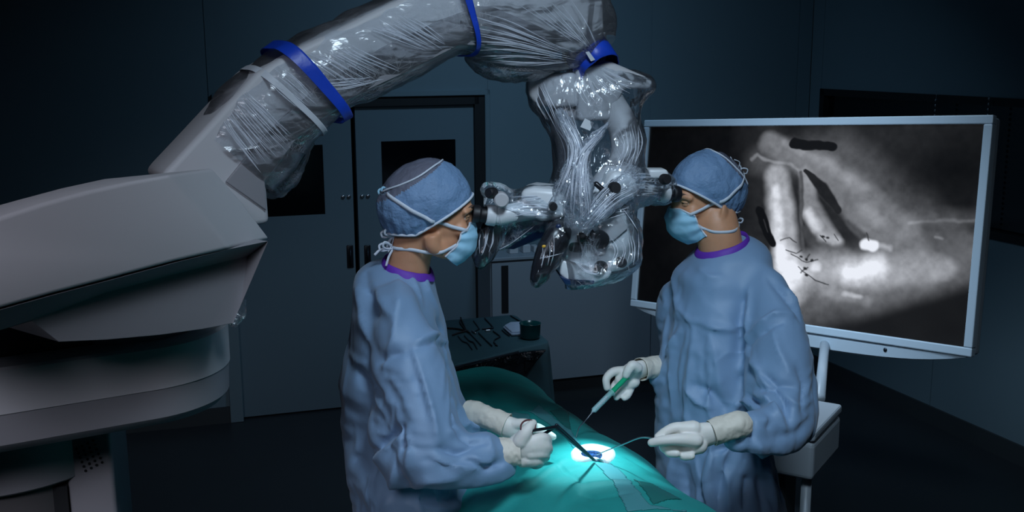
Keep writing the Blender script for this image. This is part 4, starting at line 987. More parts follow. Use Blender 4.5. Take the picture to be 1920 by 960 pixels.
def patch(name, poly, mt, h=0.0012, label=None):
    """flat piece stuck on the sheet: the sheet's cells inside a traced outline, lifted by its thickness"""
    q = [uv_of(*p) for p in poly]; q = [a for a in q if a is not None]
    if len(q) < 3: return
    q = np.array(q, float); n = len(q)
    # fine resample inside the outline
    ui = np.arange(int(q[:, 0].min()), int(q[:, 0].max()) + 1, 0.5); vi = np.arange(int(q[:, 1].min()), int(q[:, 1].max()) + 1, 0.5)
    A, B = np.meshgrid(ui, vi, indexing='ij'); ins = np.zeros(A.shape, bool)
    for k in range(n):
        x1, y1 = q[k]; x2, y2 = q[(k + 1) % n]
        c = ((y1 > B) != (y2 > B)) & (A < (x2 - x1) * (B - y1) / ((y2 - y1) if y2 != y1 else 1e-9) + x1); ins ^= c
    i0 = np.clip(A.astype(int), 0, NU - 2); j0 = np.clip(B.astype(int), 0, NV - 2); fu_ = (A - i0)[..., None]; fv = (B - j0)[..., None]
    def lerp(T): return (T[i0, j0] * (1 - fu_) + T[i0 + 1, j0] * fu_) * (1 - fv) + (T[i0, j0 + 1] * (1 - fu_) + T[i0 + 1, j0 + 1] * fu_) * fv
    Pp = lerp(Gg) + lerp(GN.reshape(NU, NV, 3)) * h
    ids = np.full(A.shape, -1); ids[ins] = np.arange(ins.sum()); V = Pp[ins]; Fc = []
    a, b, c, d = ids[:-1, :-1], ids[1:, :-1], ids[1:, 1:], ids[:-1, 1:]
    ok = (a >= 0) & (b >= 0) & (c >= 0) & (d >= 0)
    Fc = np.stack([a[ok], b[ok], c[ok], d[ok]], -1).tolist()
    if len(Fc) < 4: return
    o = part(name, (V, Fc), mt, sd_t)
    md = o.modifiers.new('s', 'SOLIDIFY'); md.thickness = 0.0005; md.offset = 1 if GFn[:, 2].mean() > 0 else -1
    if label: o['label'] = label
    return o
patch('adhesive_strip', [(987, 772), (1008, 758), (1040, 751), (1062, 757), (1118, 800), (1070, 806), (1078, 818), (1094, 838), (1074, 842), (1055, 820), (1020, 790)], M['green_pale'], 0.001, 'pale adhesive strip above the wound')
patch('reinforced_patch', [(1031, 771), (1064, 771), (1122, 805), (1072, 811)], M['green_patch'], 0.0010)
patch('adhesive_strip', [(1112, 868), (1146, 869), (1170, 888), (1195, 915), (1222, 948), (1260, 956), (1290, 957), (1290, 962), (1175, 962), (1150, 900)], M['green_pale'], 0.001, 'pale adhesive strip below the wound')
patch('reinforced_patch', [(1186, 897), (1281, 938), (1224, 947)], M['green_patch'], 0.0010)
patch('reinforced_patch', [(1082, 778), (1100, 783), (1124, 806), (1112, 806)], M['green_patch'], 0.0010)
patch('adhesive_strip', [(948, 776), (965, 772), (990, 776), (1000, 788), (972, 790)], M['green_pale'], 0.001)
# wound dressing round the opening
M['gauze'] = mat('white_gauze', (0.86, 0.88, 0.90), 0.85, bump=[(260, 0.5, 0.0015), (60, 0.4, 0.003)])
wd = thing('wound_dressing', 'white gauze ring round the brightly lit blue wound on the teal drape', 'dressing', (SITE.x, SITE.y, SITE.z))
outl = [(1070, 850), (1076, 843), (1087, 838), (1100, 835), (1118, 835), (1136, 839), (1150, 844), (1154, 850), (1153, 858), (1144, 867), (1133, 868), (1120, 863), (1100, 866), (1084, 866), (1073, 861)]
inl = [(1090, 851), (1093, 848), (1098, 846.5), (1103, 846), (1112, 846), (1121, 847.5), (1127, 851), (1128, 855), (1127, 859), (1124, 863), (1118, 865), (1112, 864), (1104, 862), (1097, 859), (1092, 855)]
po = spline([tuple(cast(gb, *p)) for p in outl + outl[:1]], 73)[:-1]; pi_ = spline([tuple(cast(gb, *p)) for p in inl + inl[:1]], 73)[:-1]
rings = []
for t, h in ((0, 0.0), (0.06, 0.004), (0.25, 0.007), (0.5, 0.008), (0.75, 0.007), (0.94, 0.003), (1.0, -0.004)):
    rings.append([Vector(a * (1 - t) + b * t) + Zv * (h) for i, (a, b) in enumerate(zip(po, pi_))])
part('gauze_ring', loft(rings, cap=False), M['gauze'], wd)
pc = Vector(pi_.mean(0))
rings = [[Vector(b) * (1 - t) + pc * t + Zv * h for b in pi_] for t, h in ((-0.08, 0.001), (0.2, 0.000), (0.6, -0.004), (0.98, -0.006))]
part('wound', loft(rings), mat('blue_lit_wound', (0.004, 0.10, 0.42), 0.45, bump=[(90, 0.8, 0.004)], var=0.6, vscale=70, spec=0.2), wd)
# operating table under the drape
ot = thing('operating_table', 'operating table hidden beneath the teal drape', 'table', (TC.x, TC.y, 0))
def tbox(u0, u1, v0, v1, z0, z1): return obox(TC + TA * (u0 + u1) / 2 + TB * (v0 + v1) / 2 + Zv * (z0 + z1) / 2, TA, TB, Zv, u1 - u0, v1 - v0, z1 - z0)
part('table_top', bevel(tbox(-0.95, 1.0, -0.22, 0.20, 0.82, 0.90), 0.015), M['black_plastic'], ot, smooth=False)
part('column', bevel(tbox(-0.15, 0.15, -0.14, 0.12, 0.10, 0.82), 0.015), M['steel'], ot, smooth=False)
part('base', bevel(tbox(-0.5, 0.4, -0.24, 0.22, 0.0, 0.10), 0.02), M['dark_steel'], ot, smooth=False)

# ------------------------------------------------------------------ instrument table behind
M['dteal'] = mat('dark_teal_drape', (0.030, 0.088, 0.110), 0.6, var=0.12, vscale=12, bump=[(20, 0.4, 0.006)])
IZ = 1.0
c4 = [hitz(790, 604, IZ), hitz(966, 589, IZ), hitz(1032, 641, IZ), hitz(868, 682, IZ)]
c4[3] = c4[2] + (c4[3] - c4[2]) * 1.15
it = thing('instrument_table', 'draped instrument table behind the patient, with a dark teal cover and black front', 'table', (sum(c.x for c in c4) / 4, sum(c.y for c in c4) / 4, 0))
cc = sum(c4, Vector()) / 4
def rrect(cs, r, n=7, k=14):
    """rounded outline through corner points with k samples a side"""
    out = []
    m4 = len(cs)
    for i in range(m4):
        p, a, b = cs[i], cs[i - 1], cs[(i + 1) % m4]; da = (a - p).normalized(); db = (b - p).normalized()
        s, e = p + da * r, p + db * r
        for j in range(n):
            t = j / (n - 1); out.append(s * (1 - t) ** 2 + p * 2 * t * (1 - t) + e * t * t)
        q = cs[(i + 1) % m4]; dq = (p - q).normalized(); s2 = q + dq * r
        for j in range(1, k): out.append(e + (s2 - e) * j / k)
    return out
base = rrect(c4, 0.035)
rings = []
for sc_, z in ((0.05, IZ), (0.5, IZ), (0.9, IZ), (0.985, IZ - 0.0005), (1.0, IZ - 0.004)):
    rings.append([cc + (p - cc) * sc_ + Zv * (z - cc.z) for p in base])
for i in range(1, 26):
    t = i / 25; z = IZ - 0.004 - 0.6 * t; ring = []
    for j, p in enumerate(base):
        d = (p - cc); d.z = 0; d.normalize(); ph = j * 0.55
        ring.append(Vector((p.x, p.y, z)) + d * (0.006 + 0.05 * t + 0.020 * t ** 0.5 * math.sin(ph) + 0.012 * t * math.sin(ph * 2.3 + 1)))
    rings.append(ring)
Vt, Ft = loft(rings); Ft = Ft[:-1]
Vt = np.array([tuple(v) for v in Vt]); Vt[:, 2] += np.where(Vt[:, 2] > IZ - 0.001, noise3(Vt, 16, 8, 2) * 0.0012, 0)
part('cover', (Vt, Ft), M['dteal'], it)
part('table_frame', obox(cc - Zv * 0.03, Vector((c4[2] - c4[3]).normalized()), Vector((-(c4[2] - c4[3]).normalized().y, (c4[2] - c4[3]).normalized().x, 0)), Zv, 0.30, 0.30, 0.03), M['steel'], it)
for k in range(4):
    q = cc + (c4[k] - cc) * 0.75; part('leg', cyl((q.x, q.y, 0.0), (q.x, q.y, IZ - 0.04), 0.012), M['steel'], it)
# black bag hung over the front
fx = (c4[3] - c4[2]).normalized(); fnrm = Vector((-fx.y, fx.x, 0)); fnrm = fnrm if fnrm.y < 0 else -fnrm
f0 = c4[2] + fnrm * 0.035
def fh(px, py, off=0): return hitplane(px, py, f0 + fnrm * off, fnrm)
bl = [(800, 704), (869, 687), (920, 675), (976, 661), (1026, 655), (1008, 676), (986, 703), (930, 706), (875, 708), (800, 712)]
fr_ = [fh(x, y + (1 if y < 700 else 3), 0.006) for x, y in bl]; bk = [p - fnrm * 0.02 for p in fr_]
M['bag'] = mat('black_film_bag', (0.004, 0.005, 0.007), 0.16, bump=[(18, 0.8, 0.02)])
bg = part('front_bag', bevel(loft([fr_, bk]), 0.004, 2), M['bag'], it)
part('front_rail', cyl(fh(800, 701, 0.01), fh(972, 660, 0.01), 0.0035), M['dark_steel'], it)
M['mark'] = mat('pale_print', (0.45, 0.48, 0.5), 0.5)
for (x0, y0, x1, y1) in ((899, 698, 902, 696), (902, 698, 905, 698), (905, 699, 907, 695), (908, 694, 911, 695), (911, 697, 912, 693), (913, 693, 917, 693), (914, 696, 916, 694)):
    part('print_mark', cyl(fh(x0, y0, 0.0085), fh(x1, y1, 0.0085), 0.0012, seg=6), M['mark'], bg)
# instruments laid out on the table
def I5(x, y): return (830 + x / 6.4, 570 + y / 6.4)
def tool(name, lines, label, cat, r=0.0022, mt='dark_steel', group='instruments on the back table', ends=None):
    vs = []
    for ln in lines:
        rr = r
        pts = [hitz(*I5(*p), IZ + 0.0035) for p in ln]
        vs.append(tube(pts, rr, 8, n=max(10, len(pts) * 7), flat=0.8, rcap=True))
    if ends:
        for (x, y, rad) in ends:
            c = hitz(*I5(x, y), IZ + 0.004); vs.append(lathe(c - Zv * 0.003, (0, 0, 1), [(0, 0.001), (0, rad), (0.005, rad), (0.005, 0.001)], 14))
    o = part(name, join(*vs), M[mt]); tag(o, label, cat, group); return o
def tweez(name, ln, label, cat='forceps', gap=5):
    return tool(name, [ln, [ln[0]] + [(x + gap, y - gap * 0.4) for x, y in ln[1:-1]] + [ln[-1]]], label, cat)
tweez('bayonet_forceps', [(185, 385), (240, 450), (300, 475), (355, 545)], 'dark bent forceps nearest the left surgeon, leftmost of the two at the table front')
tweez('bayonet_forceps', [(260, 380), (320, 445), (370, 465), (415, 540)], 'dark bent forceps at the table front, just right of the leftmost bent pair')
tool('dissector', [[(320, 345), (410, 440), (460, 495)]], 'straight dark dissector running from the clamp pivot to the front of the table', 'dissector', 0.0024)
tool('dissector', [[(430, 345), (510, 425), (590, 500)]], 'straight dark dissector in the middle of the instrument table', 'dissector', 0.0028)
tool('kerrison_rongeur', [[(605, 325), (685, 385), (670, 405), (625, 430), (612, 460)], [(612, 460), (655, 500)]], 'dark angled rongeur with a thick end, nearest the green bowl', 'rongeur', 0.0028, ends=[(640, 490, 0.004)])
tool('curette', [[(370, 200), (435, 290), (430, 303), (385, 330)]], 'small dark hooked curette with a bright joint, left of the other hook', 'curette', 0.0024)
tool('connector', [[(355, 325), (390, 350)]], 'small bright steel connector at the tip of the left hook', 'connector', 0.0045, 'steel')
tool('curette', [[(505, 170), (600, 275), (580, 290), (480, 300)]], 'larger dark hooked curette at the back of the instrument table', 'curette', 0.0030)
tool('connector', [[(520, 320), (565, 318)]], 'small bright steel connector below the larger hook', 'connector', 0.0045, 'steel')
tool('retractor', [[(60, 290), (180, 300), (285, 325)], [(120, 372), (200, 345), (285, 325)], [(285, 325), (215, 165)], [(275, 315), (210, 225), (222, 170)], [(285, 325), (330, 350)]],
     'large black scissor-handled retractor at the left of the instrument table', 'retractor', 0.0036, 'black_rubber', ends=[(285, 322, 0.008)])
tool('probe', [[(815, 140), (890, 185), (960, 225)]], 'straight dark probe at the back right of the instrument table', 'probe', 0.0026)
tool('probe', [[(712, 312), (755, 350), (800, 382)]], 'dark probe lying along the edge of the folded white swab', 'probe', 0.0024)
# folded swab and bowl
sw = [hitz(*p, IZ + 0.002) for p in ((943, 616), (956, 609), (980, 608), (979, 629), (959, 630))]
M['swab'] = mat('folded_swab', (0.42, 0.52, 0.68), 0.85, bump=[(80, 0.6, 0.004)])
tag(part('folded_swab', bevel(join(loft([sw, [p + Zv * 0.008 for p in sw]]), loft([[cc_ + (p - cc_) * 0.9 + Zv * 0.008 for p in sw] for cc_ in [sum(sw, Vector()) / 5]] + [[cc_ + (p - cc_) * 0.86 + Zv * 0.014 for p in sw] for cc_ in [sum(sw, Vector()) / 5]])), 0.003, 2), M['swab']),
    'white folded swab beside the green bowl on the instrument table', 'swab')
bc = hitz(994, 634, IZ); br = 0.037
M['bowl'] = mat('green_bowl', (0.006, 0.075, 0.080), 0.22)
tag(part('bowl', lathe(bc, (0, 0, 1), [(0.0, 0.002), (0.0, br * 0.80), (0.006, br * 0.92), (0.02, br * 0.97), (0.052, br), (0.055, br + 0.002), (0.055, br - 0.001), (0.03, br * 0.93), (0.006, br * 0.80), (0.004, 0.002)], 48), M['bowl']),
    'dark green gallipot bowl at the right end of the instrument table', 'bowl')
# ------------------------------------------------------------------ the two surgeons
M['skin'] = mat('skin', (0.62, 0.31, 0.18), 0.48, var=0.10, vscale=60, sss=0.25, bump=[(300, 0.25, 0.0008)])
M['hair'] = mat('brown_hair', (0.10, 0.055, 0.04), 0.6, bump=[(200, 0.9, 0.004)])
M['gown'] = mat('gown_fabric', (0.20, 0.325, 0.51), 0.55, bump=[(40, 0.20, 0.005), (900, 0.2, 0.0004)], sheen=0.15, var=0.05, vscale=6)
M['cap'] = mat('cap_fabric', (0.165, 0.285, 0.48), 0.6, bump=[(48, 0.6, 0.008), (170, 0.6, 0.003)])
M['cap_thin'] = mat('thin_cap_fabric', (0.24, 0.26, 0.36), 0.6, bump=[(70, 0.9, 0.006)], alpha=0.40)
M['piping'] = mat('white_edging', (0.62, 0.68, 0.78), 0.7)
M['mask'] = mat('face_mask_fabric', (0.33, 0.62, 0.82), 0.65, bump=[(70, 0.25, 0.002)])
M['purple'] = mat('purple_collar_band', (0.13, 0.03, 0.42), 0.6, bump=[(150, 0.4, 0.001)])
M['glove'] = mat('latex_glove', (0.80, 0.78, 0.74), 0.50, bump=[(120, 0.22, 0.0012)], sss=0.1)
M['cuff'] = mat('glove_cuff', (0.70, 0.66, 0.58), 0.6, bump=[(40, 0.4, 0.003)])
M['scrub'] = mat('scrub_trousers', (0.05, 0.11, 0.20), 0.8)
M['eye_white'] = mat('eye_white', (0.75, 0.72, 0.68), 0.15); M['iris'] = mat('iris', (0.06, 0.035, 0.02), 0.1)

def head_tf(loc, yaw, pitch, roll=0, sc=1.0):
    """head frame: +x faces, +z crown; pitch > 0 looks down"""
    R_ = Matrix.Rotation(yaw, 3, 'Z') @ Matrix.Rotation(pitch, 3, 'Y') @ Matrix.Rotation(roll, 3, 'X') * sc
    L_ = Vector(loc)
    return lambda x, y, z: L_ + R_ @ Vector((x, y, z)), R_
def head_parts(T, R_, ears=True):
    E = lambda c, a, b, d, rot=None: ellipsoid(T(*c), a, b, d, R_ @ rot if rot is not None else R_)
    out = [E((-.012, 0, .030), .097, .076, .090), E((.028, 0, -.008), .062, .062, .082), E((.030, 0, -.062), .050, .054, .046), E((.072, 0, -.098), .020, .022, .016),
           E((.058, 0, -.085), .030, .036, .024), E((.046, 0, .036), .045, .058, .045)]
    for s in (-1, 1):
        out += [tube([T(-.008, s * .056, -.045), T(.005, s * .053, -.078), T(.070, s * .014, -.100)], [.018, .017, .015], 14, n=10),
                E((.062, s * .042, -.030), .022, .020, .020), tube([T(.072, s * .052, .014), T(.083, s * .030, .021), T(.086, 0, .017)], [.008, .010, .009], 12, n=9, rcap=True)]
        if ears:
            ra = Matrix.Rotation(s * 0.5, 3, 'Z')
            out += [E((-.016, s * .086, -.038), .017, .0065, .027, ra), E((-.008, s * .083, -.060), .009, .007, .011)]
    out += [tube([T(.084, 0, .012), T(.094, 0, -.018), T(.100, 0, -.036)], [.007, .009, .010], 14, n=8, rcap=True), E((.092, .011, -.042), .010, .008, .008), E((.092, -.011, -.042), .010, .008, .008),
            tube([T(.078, .020, -.070), T(.087, 0, -.068), T(.078, -.020, -.070)], .007, 10, n=9, rcap=True), tube([T(.076, .018, -.080), T(.084, 0, -.081), T(.076, -.018, -.080)], .007, 10, n=9, rcap=True)]
    return out
def eyes(T, R_, par, sides=(-1, 1)):
    for s in sides:
        e = part('eye', ellipsoid(T(.0715, s * .031, -.001), .0125, .0125, .0125, R_, 20, 12), M['eye_white'], par)
        part('iris', ellipsoid(T(.0805, s * .031, -.001), .0042, .0055, .0055, R_, 16, 8), M['iris'], e)
        for up in (1, -1):
            V, Fc = [], []
            n1, n2 = 14, 6
            for i in range(n1 + 1):
                az = math.radians(-75 + 150 * i / n1)
                for j in range(n2 + 1):
                    el = math.radians((9 if up > 0 else -11) + up * (60 * j / n2)) * 1.0 * 1 - (0 if up > 0 else 0)
                    el = el * 1.0 + up * 0.0 - (abs(math.sin(az)) ** 2) * math.radians(14 if up > 0 else -8)
                    r = .0138
                    V.append(T(.0715 + r * math.cos(el) * math.cos(az), s * .031 + r * math.cos(el) * math.sin(az), -.001 + r * math.sin(el)))
            for i in range(n1):
                for j in range(n2): a = i * (n2 + 1) + j; Fc.append((a, a + 1, a + n2 + 2, a + n2 + 1))
            o = part('eyelid', (V, Fc), M['skin'], e); md = o.modifiers.new('s', 'SOLIDIFY'); md.thickness = 0.0012
        o = part('eyebrow', ribbon([T(.074, s * .052, .018), T(.0905, s * .036, .026), T(.0945, s * .016, .021)], .007, .003, R_ @ Vector((0, 0, 1)), 12), M['hair'], par)
def cap_rim(x):
    return -0.014 + 0.72 * x if x > -0.045 else -0.0464 + 0.10 * (x + 0.045)
def make_cap(T, R_, par, seed, thin=None, front=1.0):
    C_ = Vector((-.014, 0, .028)); rx, ry, rz = .110, .086, .103; V = []; nA, nB = 128, 54
    rim = []
    for i in range(nA):
        az = 2 * math.pi * i / nA
        def pt(th):
            d = Vector((math.sin(th) * math.cos(az), math.sin(th) * math.sin(az), math.cos(th)))
            k = 1 / math.sqrt((d.x / rx) ** 2 + (d.y / ry) ** 2 + (d.z / rz) ** 2)
            back = max(0, -d.x) * max(0, 0.6 - d.z) * 0.020
            return C_ + d * (k + back)
        lo, hi = 0.3, 2.6
        for _ in range(26):
            m_ = (lo + hi) / 2; p = pt(m_)
            if p.z > cap_rim(p.x): lo = m_
            else: hi = m_
        for j in range(nB): V.append(pt(0.02 + (lo - 0.02) * j / (nB - 1)))
        rim.append(pt(lo))
    Fc = []
    for i in range(nA):
        k = (i + 1) % nA
        for j in range(nB - 1): Fc.append((i * nB + j, i * nB + j + 1, k * nB + j + 1, k * nB + j))
    Vn = np.array([tuple(v) for v in V]); rimset = np.zeros(len(Vn)); rimset[nB - 1::nB] = 1; rimset[nB - 2::nB] = .6
    N_ = Vn - np.array(C_); N_ /= np.linalg.norm(N_, axis=1)[:, None]
    # gathers radiating from the edge and the seam
    az = np.arctan2(Vn[:, 1], Vn[:, 0]); jj = np.tile(np.arange(nB), nA) / (nB - 1)
    g = np.sin(az * 31 + 2.2 * noise3(Vn, 18, seed, 1)) * 0.0016 * jj ** 2 * (0.4 + (Vn[:, 0] < -.02))
    Vn = Vn + N_ * g[:, None]
    inp = (Vn, Fc)
    Vn, Fc = wrinkle(inp, stretch=1.06, it=70, out=0.008, inn=0.002, bend=0.07, seed=seed, amp=0.004, nscale=38, pin=lambda X: rimset)
    Vw = np.array([tuple(T(*v)) for v in Vn])
    cp = part('surgical_cap', (Vw, Fc), M['cap'], par)
    if thin:
        cp.data.materials.append(M['cap_thin'])
        for p_ in cp.data.polygons:
            c = Vn[list(p_.vertices)].mean(0)
            if thin(c): p_.material_index = 1
    md = cp.modifiers.new('s', 'SOLIDIFY'); md.thickness = 0.0012; md.offset = 0
    cl = [T(*(r + (r - C_).normalized() * 0.001)) for r in rim]; cl.append(cl[0]); cl.append(cl[1])
    part('edging', tube(cl, 0.0030, 8, n=260, flat=1.0, cap=False), M['piping'], cp)
    return cp, C_, bvh_of(Vw, Fc)
def thin_side(c, a, b, d):
    a, b, d, q = Vector(a), Vector(b), Vector(d), Vector((c[0], abs(c[1]), c[2]))
    n = (b - a).cross(d - a)
    if n.dot(Vector((-.3, 0, .3)) - a) < 0: n = -n
    return n.dot(q - a) > 0
def bow(name, T, c, par, sc=1.0, drop=None, mt='piping', w=0.007):
    """a tied bow: two loops and two tails"""
    cx, cy, cz = c
    for lp in ([(0, 0, 0), (-.018, .006, .010), (-.034, .008, .004), (-.030, .006, -.008), (-.014, .003, -.006), (0, 0, 0)],
               [(0, 0, 0), (-.012, -.008, .012), (-.024, -.016, .016), (-.026, -.014, .004), (-.012, -.006, -.002), (0, 0, 0)]):
        part(name, tube([T(cx + a * sc, cy + b * sc, cz + d * sc) for a, b, d in lp], w * .36, 8, n=30, flat=.6), M[mt], par)
    for tl in (drop or [[(0, 0, 0), (-.012, .004, -.018), (-.018, .006, -.040)], [(0, 0, 0), (-.004, -.004, -.022), (-.014, -.006, -.046)]]):
        part(name, tube([T(cx + a * sc, cy + b * sc, cz + d * sc) for a, b, d in tl], w * .40, 8, n=16, flat=.6), M[mt], par)
def outward(bv, T, pts, gap, centre=None):
    """lift points given in the head frame so that they lie on the skin, not in it"""
    out = []
    for p in pts:
        p = Vector(p); ax = Vector((0.0, 0, max(-.105, min(.02, p.z)))) if centre is None else Vector((p.x * .35, 0, p.z * .4 + .02)); d = p - ax; L = d.length
        a = T(*ax); b = T(*(ax + d / L * 0.3)); dr_ = (a - b).normalized(); sk = (a - b).length / 0.3
        rad = 0
        for bq in (bv if isinstance(bv, tuple) else (bv,)):
            h = bq.ray_cast(b, dr_, 0.3 * sk)
            if h[0] is not None: rad = max(rad, 0.3 - h[3] / sk)
        if rad:
            if rad + gap > L: p = ax + d / L * (rad + gap)
        out.append(p)
    return out
def make_mask(T, R_, par, seed, bv):
    rows = [  # t, apex x, apex z, side x, side y, side z
        (0.0, .092, -.016, .062, .056, -.034), (0.12, .106, -.030, .062, .060, -.040), (0.35, .113, -.052, .060, .063, -.052), (0.6, .109, -.080, .054, .063, -.068), (0.82, .093, -.106, .042, .060, -.083), (1.0, .066, -.126, .028, .054, -.096)]
    rs = spline([r[1:] for r in rows], 60); V = []; nS = 81
    for i, (xa, za, xs, ys, zs) in enumerate(rs):
        t = i / 59
        for j in range(nS):
            s = -1 + 2 * j / (nS - 1); a = s * math.pi / 2
            c = abs(math.cos(a)) ** 0.8; x = xs + (xa - xs) * c; y = ys * math.sin(a); z = zs + (za - zs) * c
            pl = 0.0022 * math.sin(t * math.pi * 7) * (0.35 + 0.65 * abs(s)) * (1 - abs(2 * t - 1) ** 4)
            x += pl * math.cos(a * .8); y += pl * math.sin(a)
            if t < 0.10: x -= 0.010 * (1 - t / .10) * (abs(s) < .35) * (1 - abs(s) / .35) * 0.4
            V.append((x, y, z))
    Fc = [(i * nS + j, i * nS + j + 1, (i + 1) * nS + j + 1, (i + 1) * nS + j) for i in range(59) for j in range(nS - 1)]
    V = np.array(V); jj = np.tile(np.arange(nS), 60); pinv = np.clip((np.abs(jj - 40) - 34) / 6, 0, 1) * .7
    V, Fc = wrinkle((V, Fc), stretch=1.045, it=60, out=0.006, inn=0.004, bend=0.08, seed=seed, amp=0.003, nscale=30, pin=lambda X: pinv)
    V = np.array([tuple(q) for q in outward(bv, T, V, 0.0025)]); V, Fc = laplace((V, Fc), 3, 0.4)
    mk = part('face_mask', (np.array([tuple(T(*v)) for v in V]), Fc), M['mask'], par)
    md = mk.modifiers.new('s', 'SOLIDIFY'); md.thickness = 0.0014; md.offset = 0
    def edge(ix, w=0.005):
        pts = [T(*V[k]) for k in ix]; part('edging', tube(pts, 0.0022, 8, n=60, rcap=True), M['piping'], mk)
    edge([i * nS for i in range(0, 60, 6)] + [59 * nS]); edge([i * nS + nS - 1 for i in range(0, 60, 6)] + [59 * nS + nS - 1]); edge(list(range(0, nS, 8)))
    return mk
def straps(T, par, R_, top_back, low_back, bv, wz=0.008, capr=None):
    for s in (-1, 1):
        # upper tie over the cap to the back of the crown
        tb = Vector(top_back)
        pts = []; cap_lo = 0
        a = Vector((.060, s * .057, -.036)); b = Vector((tb.x, tb.y + s * .006, tb.z))
        C_ = Vector((-.014, 0, .028))
        for i in range(13):
            t = i / 12; q = a.lerp(b, t); n = ((q.x - C_.x) / .1135) ** 2 + ((q.z - C_.z) / .1065) ** 2
            yy = .090 * math.sqrt(max(0.0, 1 - n)) * s
            bk = max(0, -(q.x - C_.x) / .11) * 0.010
            yc = s * (abs(yy) + bk * .5) if abs(yy) > abs(b.y) + .004 else s * .006
            m_ = outward(bv, T, [Vector((q.x, s * max(.03, abs(yc) - .02) if abs(yc) > .02 else yc, q.z))], .0045, C_ if q.z > cap_rim(q.x) - .004 else None)[0]
            pts.append(T(*m_))
        nrm = [ (R_ @ Vector((0.5, 0, 1))).normalized()] * 0
        part('tie', ribbon(pts, wz, 0.0009, R_ @ Vector((0.35, 0, 1)), 40), M['piping'], par)
        lb = Vector(low_back)
        pts = [T(*q) for q in outward(bv, T, [(.056, s * .060, -.066), (.040, s * .060, -.076), (.015, s * .060, -.085), (-.015, s * .056, -.089), (-.050, s * .046, lb.z + .002), (-.075, s * .026, lb.z), (lb.x, s * .006, lb.z)], .002)]
        part('tie', ribbon(pts, wz * .9, 0.0009, R_ @ Vector((0.1, 0, 1)), 40), M['piping'], par)

def ell_ring(c, rx, ry, yaw=0.0, seg=44, e=0.85, tilt=0.0):
    out = []
    for j in range(seg):
        t = 2 * math.pi * j / seg; x = rx * math.copysign(abs(math.cos(t)) ** e, math.cos(t)); y = ry * math.copysign(abs(math.sin(t)) ** e, math.sin(t))
        v = Matrix.Rotation(yaw, 3, 'Z') @ Vector((x, y, 0)); v.z += tilt * x
        out.append(Vector(c) + v)
    return out
def glove(par, side, palm, fingers, cuff, mt='glove', vox=0.0021):
    """palm and fingers as tapered chains of joints, fused into one skin"""
    ps = [tube([P(*p[:3]) for p in ch], [p[3] for p in ch], 20, n=len(ch) * 6, rcap=True, flat=fl, up=up) for ch, fl, up in palm]
    ps += [tube([P(*p[:3]) for p in ch], [p[3] for p in ch], 14, n=len(ch) * 6, rcap=True) for ch in fingers]
    vf = remesh(join(*ps), vox, 5, 0.5)
    g = part('glove', vf, M[mt], par)
    V, Fc = tube([P(*p[:3]) for p in cuff], [p[3] for p in cuff], 64, n=90, cap=False)
    c_ = wrinkle((np.array([tuple(v) for v in V]), Fc), stretch=1.10, it=60, out=0.0045, inn=0.002, bend=0.08, seed=side, amp=0.002, nscale=60)
    o = part('glove_cuff', c_, M['cuff'], g); md = o.modifiers.new('s', 'SOLIDIFY'); md.thickness = 0.0016
    return g
def gown(par, torso, sleeves, folds, seed, vox=0.0052, label=None):
    """torso rings and sleeve chains fused, then creased and crumpled like cloth"""
    ps = [loft(torso)] + [tube([P(*p[:3]) if not isinstance(p[0], Vector) else p[0] for p in ch], [p[3] if not isinstance(p[0], Vector) else p[1] for p in ch], 28, n=len(ch) * 7, rcap=True) for ch in sleeves]
    vf = remesh(join(*ps), 0.0115, 3, 0.5)
    zt = vf[0][:, 2].max()
    pinf = lambda X: np.clip(1 - (zt - X[:, 2]) / 0.05, 0, 1) * .9
    # cloth: loose fabric sagging a little over the form, buckling where it has too much material
    vf = cloth(vf, stretch=1.05, it=260, out=0.019, inn=0.017, bend=0.028, seed=seed, amp=0.009, nscale=4.6, pinf=pinf)
    vf = subdiv(vf, 1)
    V, Fc = vf; N_ = vnormals(V, quads(Fc)); fade = np.clip((zt - V[:, 2]) / 0.10, 0, 1)
    X = V * np.array([8, 8, 2.2]); X[:, 0] += V[:, 2] * 4; n_ = noise3(X, 1.0, seed, 2); X2 = V * np.array([8, 8, 2.2]); X2[:, 0] -= V[:, 2] * 5; n2 = noise3(X2, 1.0, seed + 5, 2)
    H = 0.0022 * np.clip(1 - np.abs(n_) / .3, 0, 1) ** 1.5 - 0.0026 * np.clip(1 - np.abs(n2) / .3, 0, 1) ** 1.5
    V = V + N_ * (H * fade)[:, None]; vf = (V, Fc)
    bv = bvh_of(vf[0], vf[1])
    vf = creases(vf, [(a, w_ * 1.1, h_ * 1.9) for a, w_, h_ in traced(bv, folds)], cusp=True)
    vf = laplace(vf, 1, 0.3)
    return part('gown', vf, M['gown'], par), vf

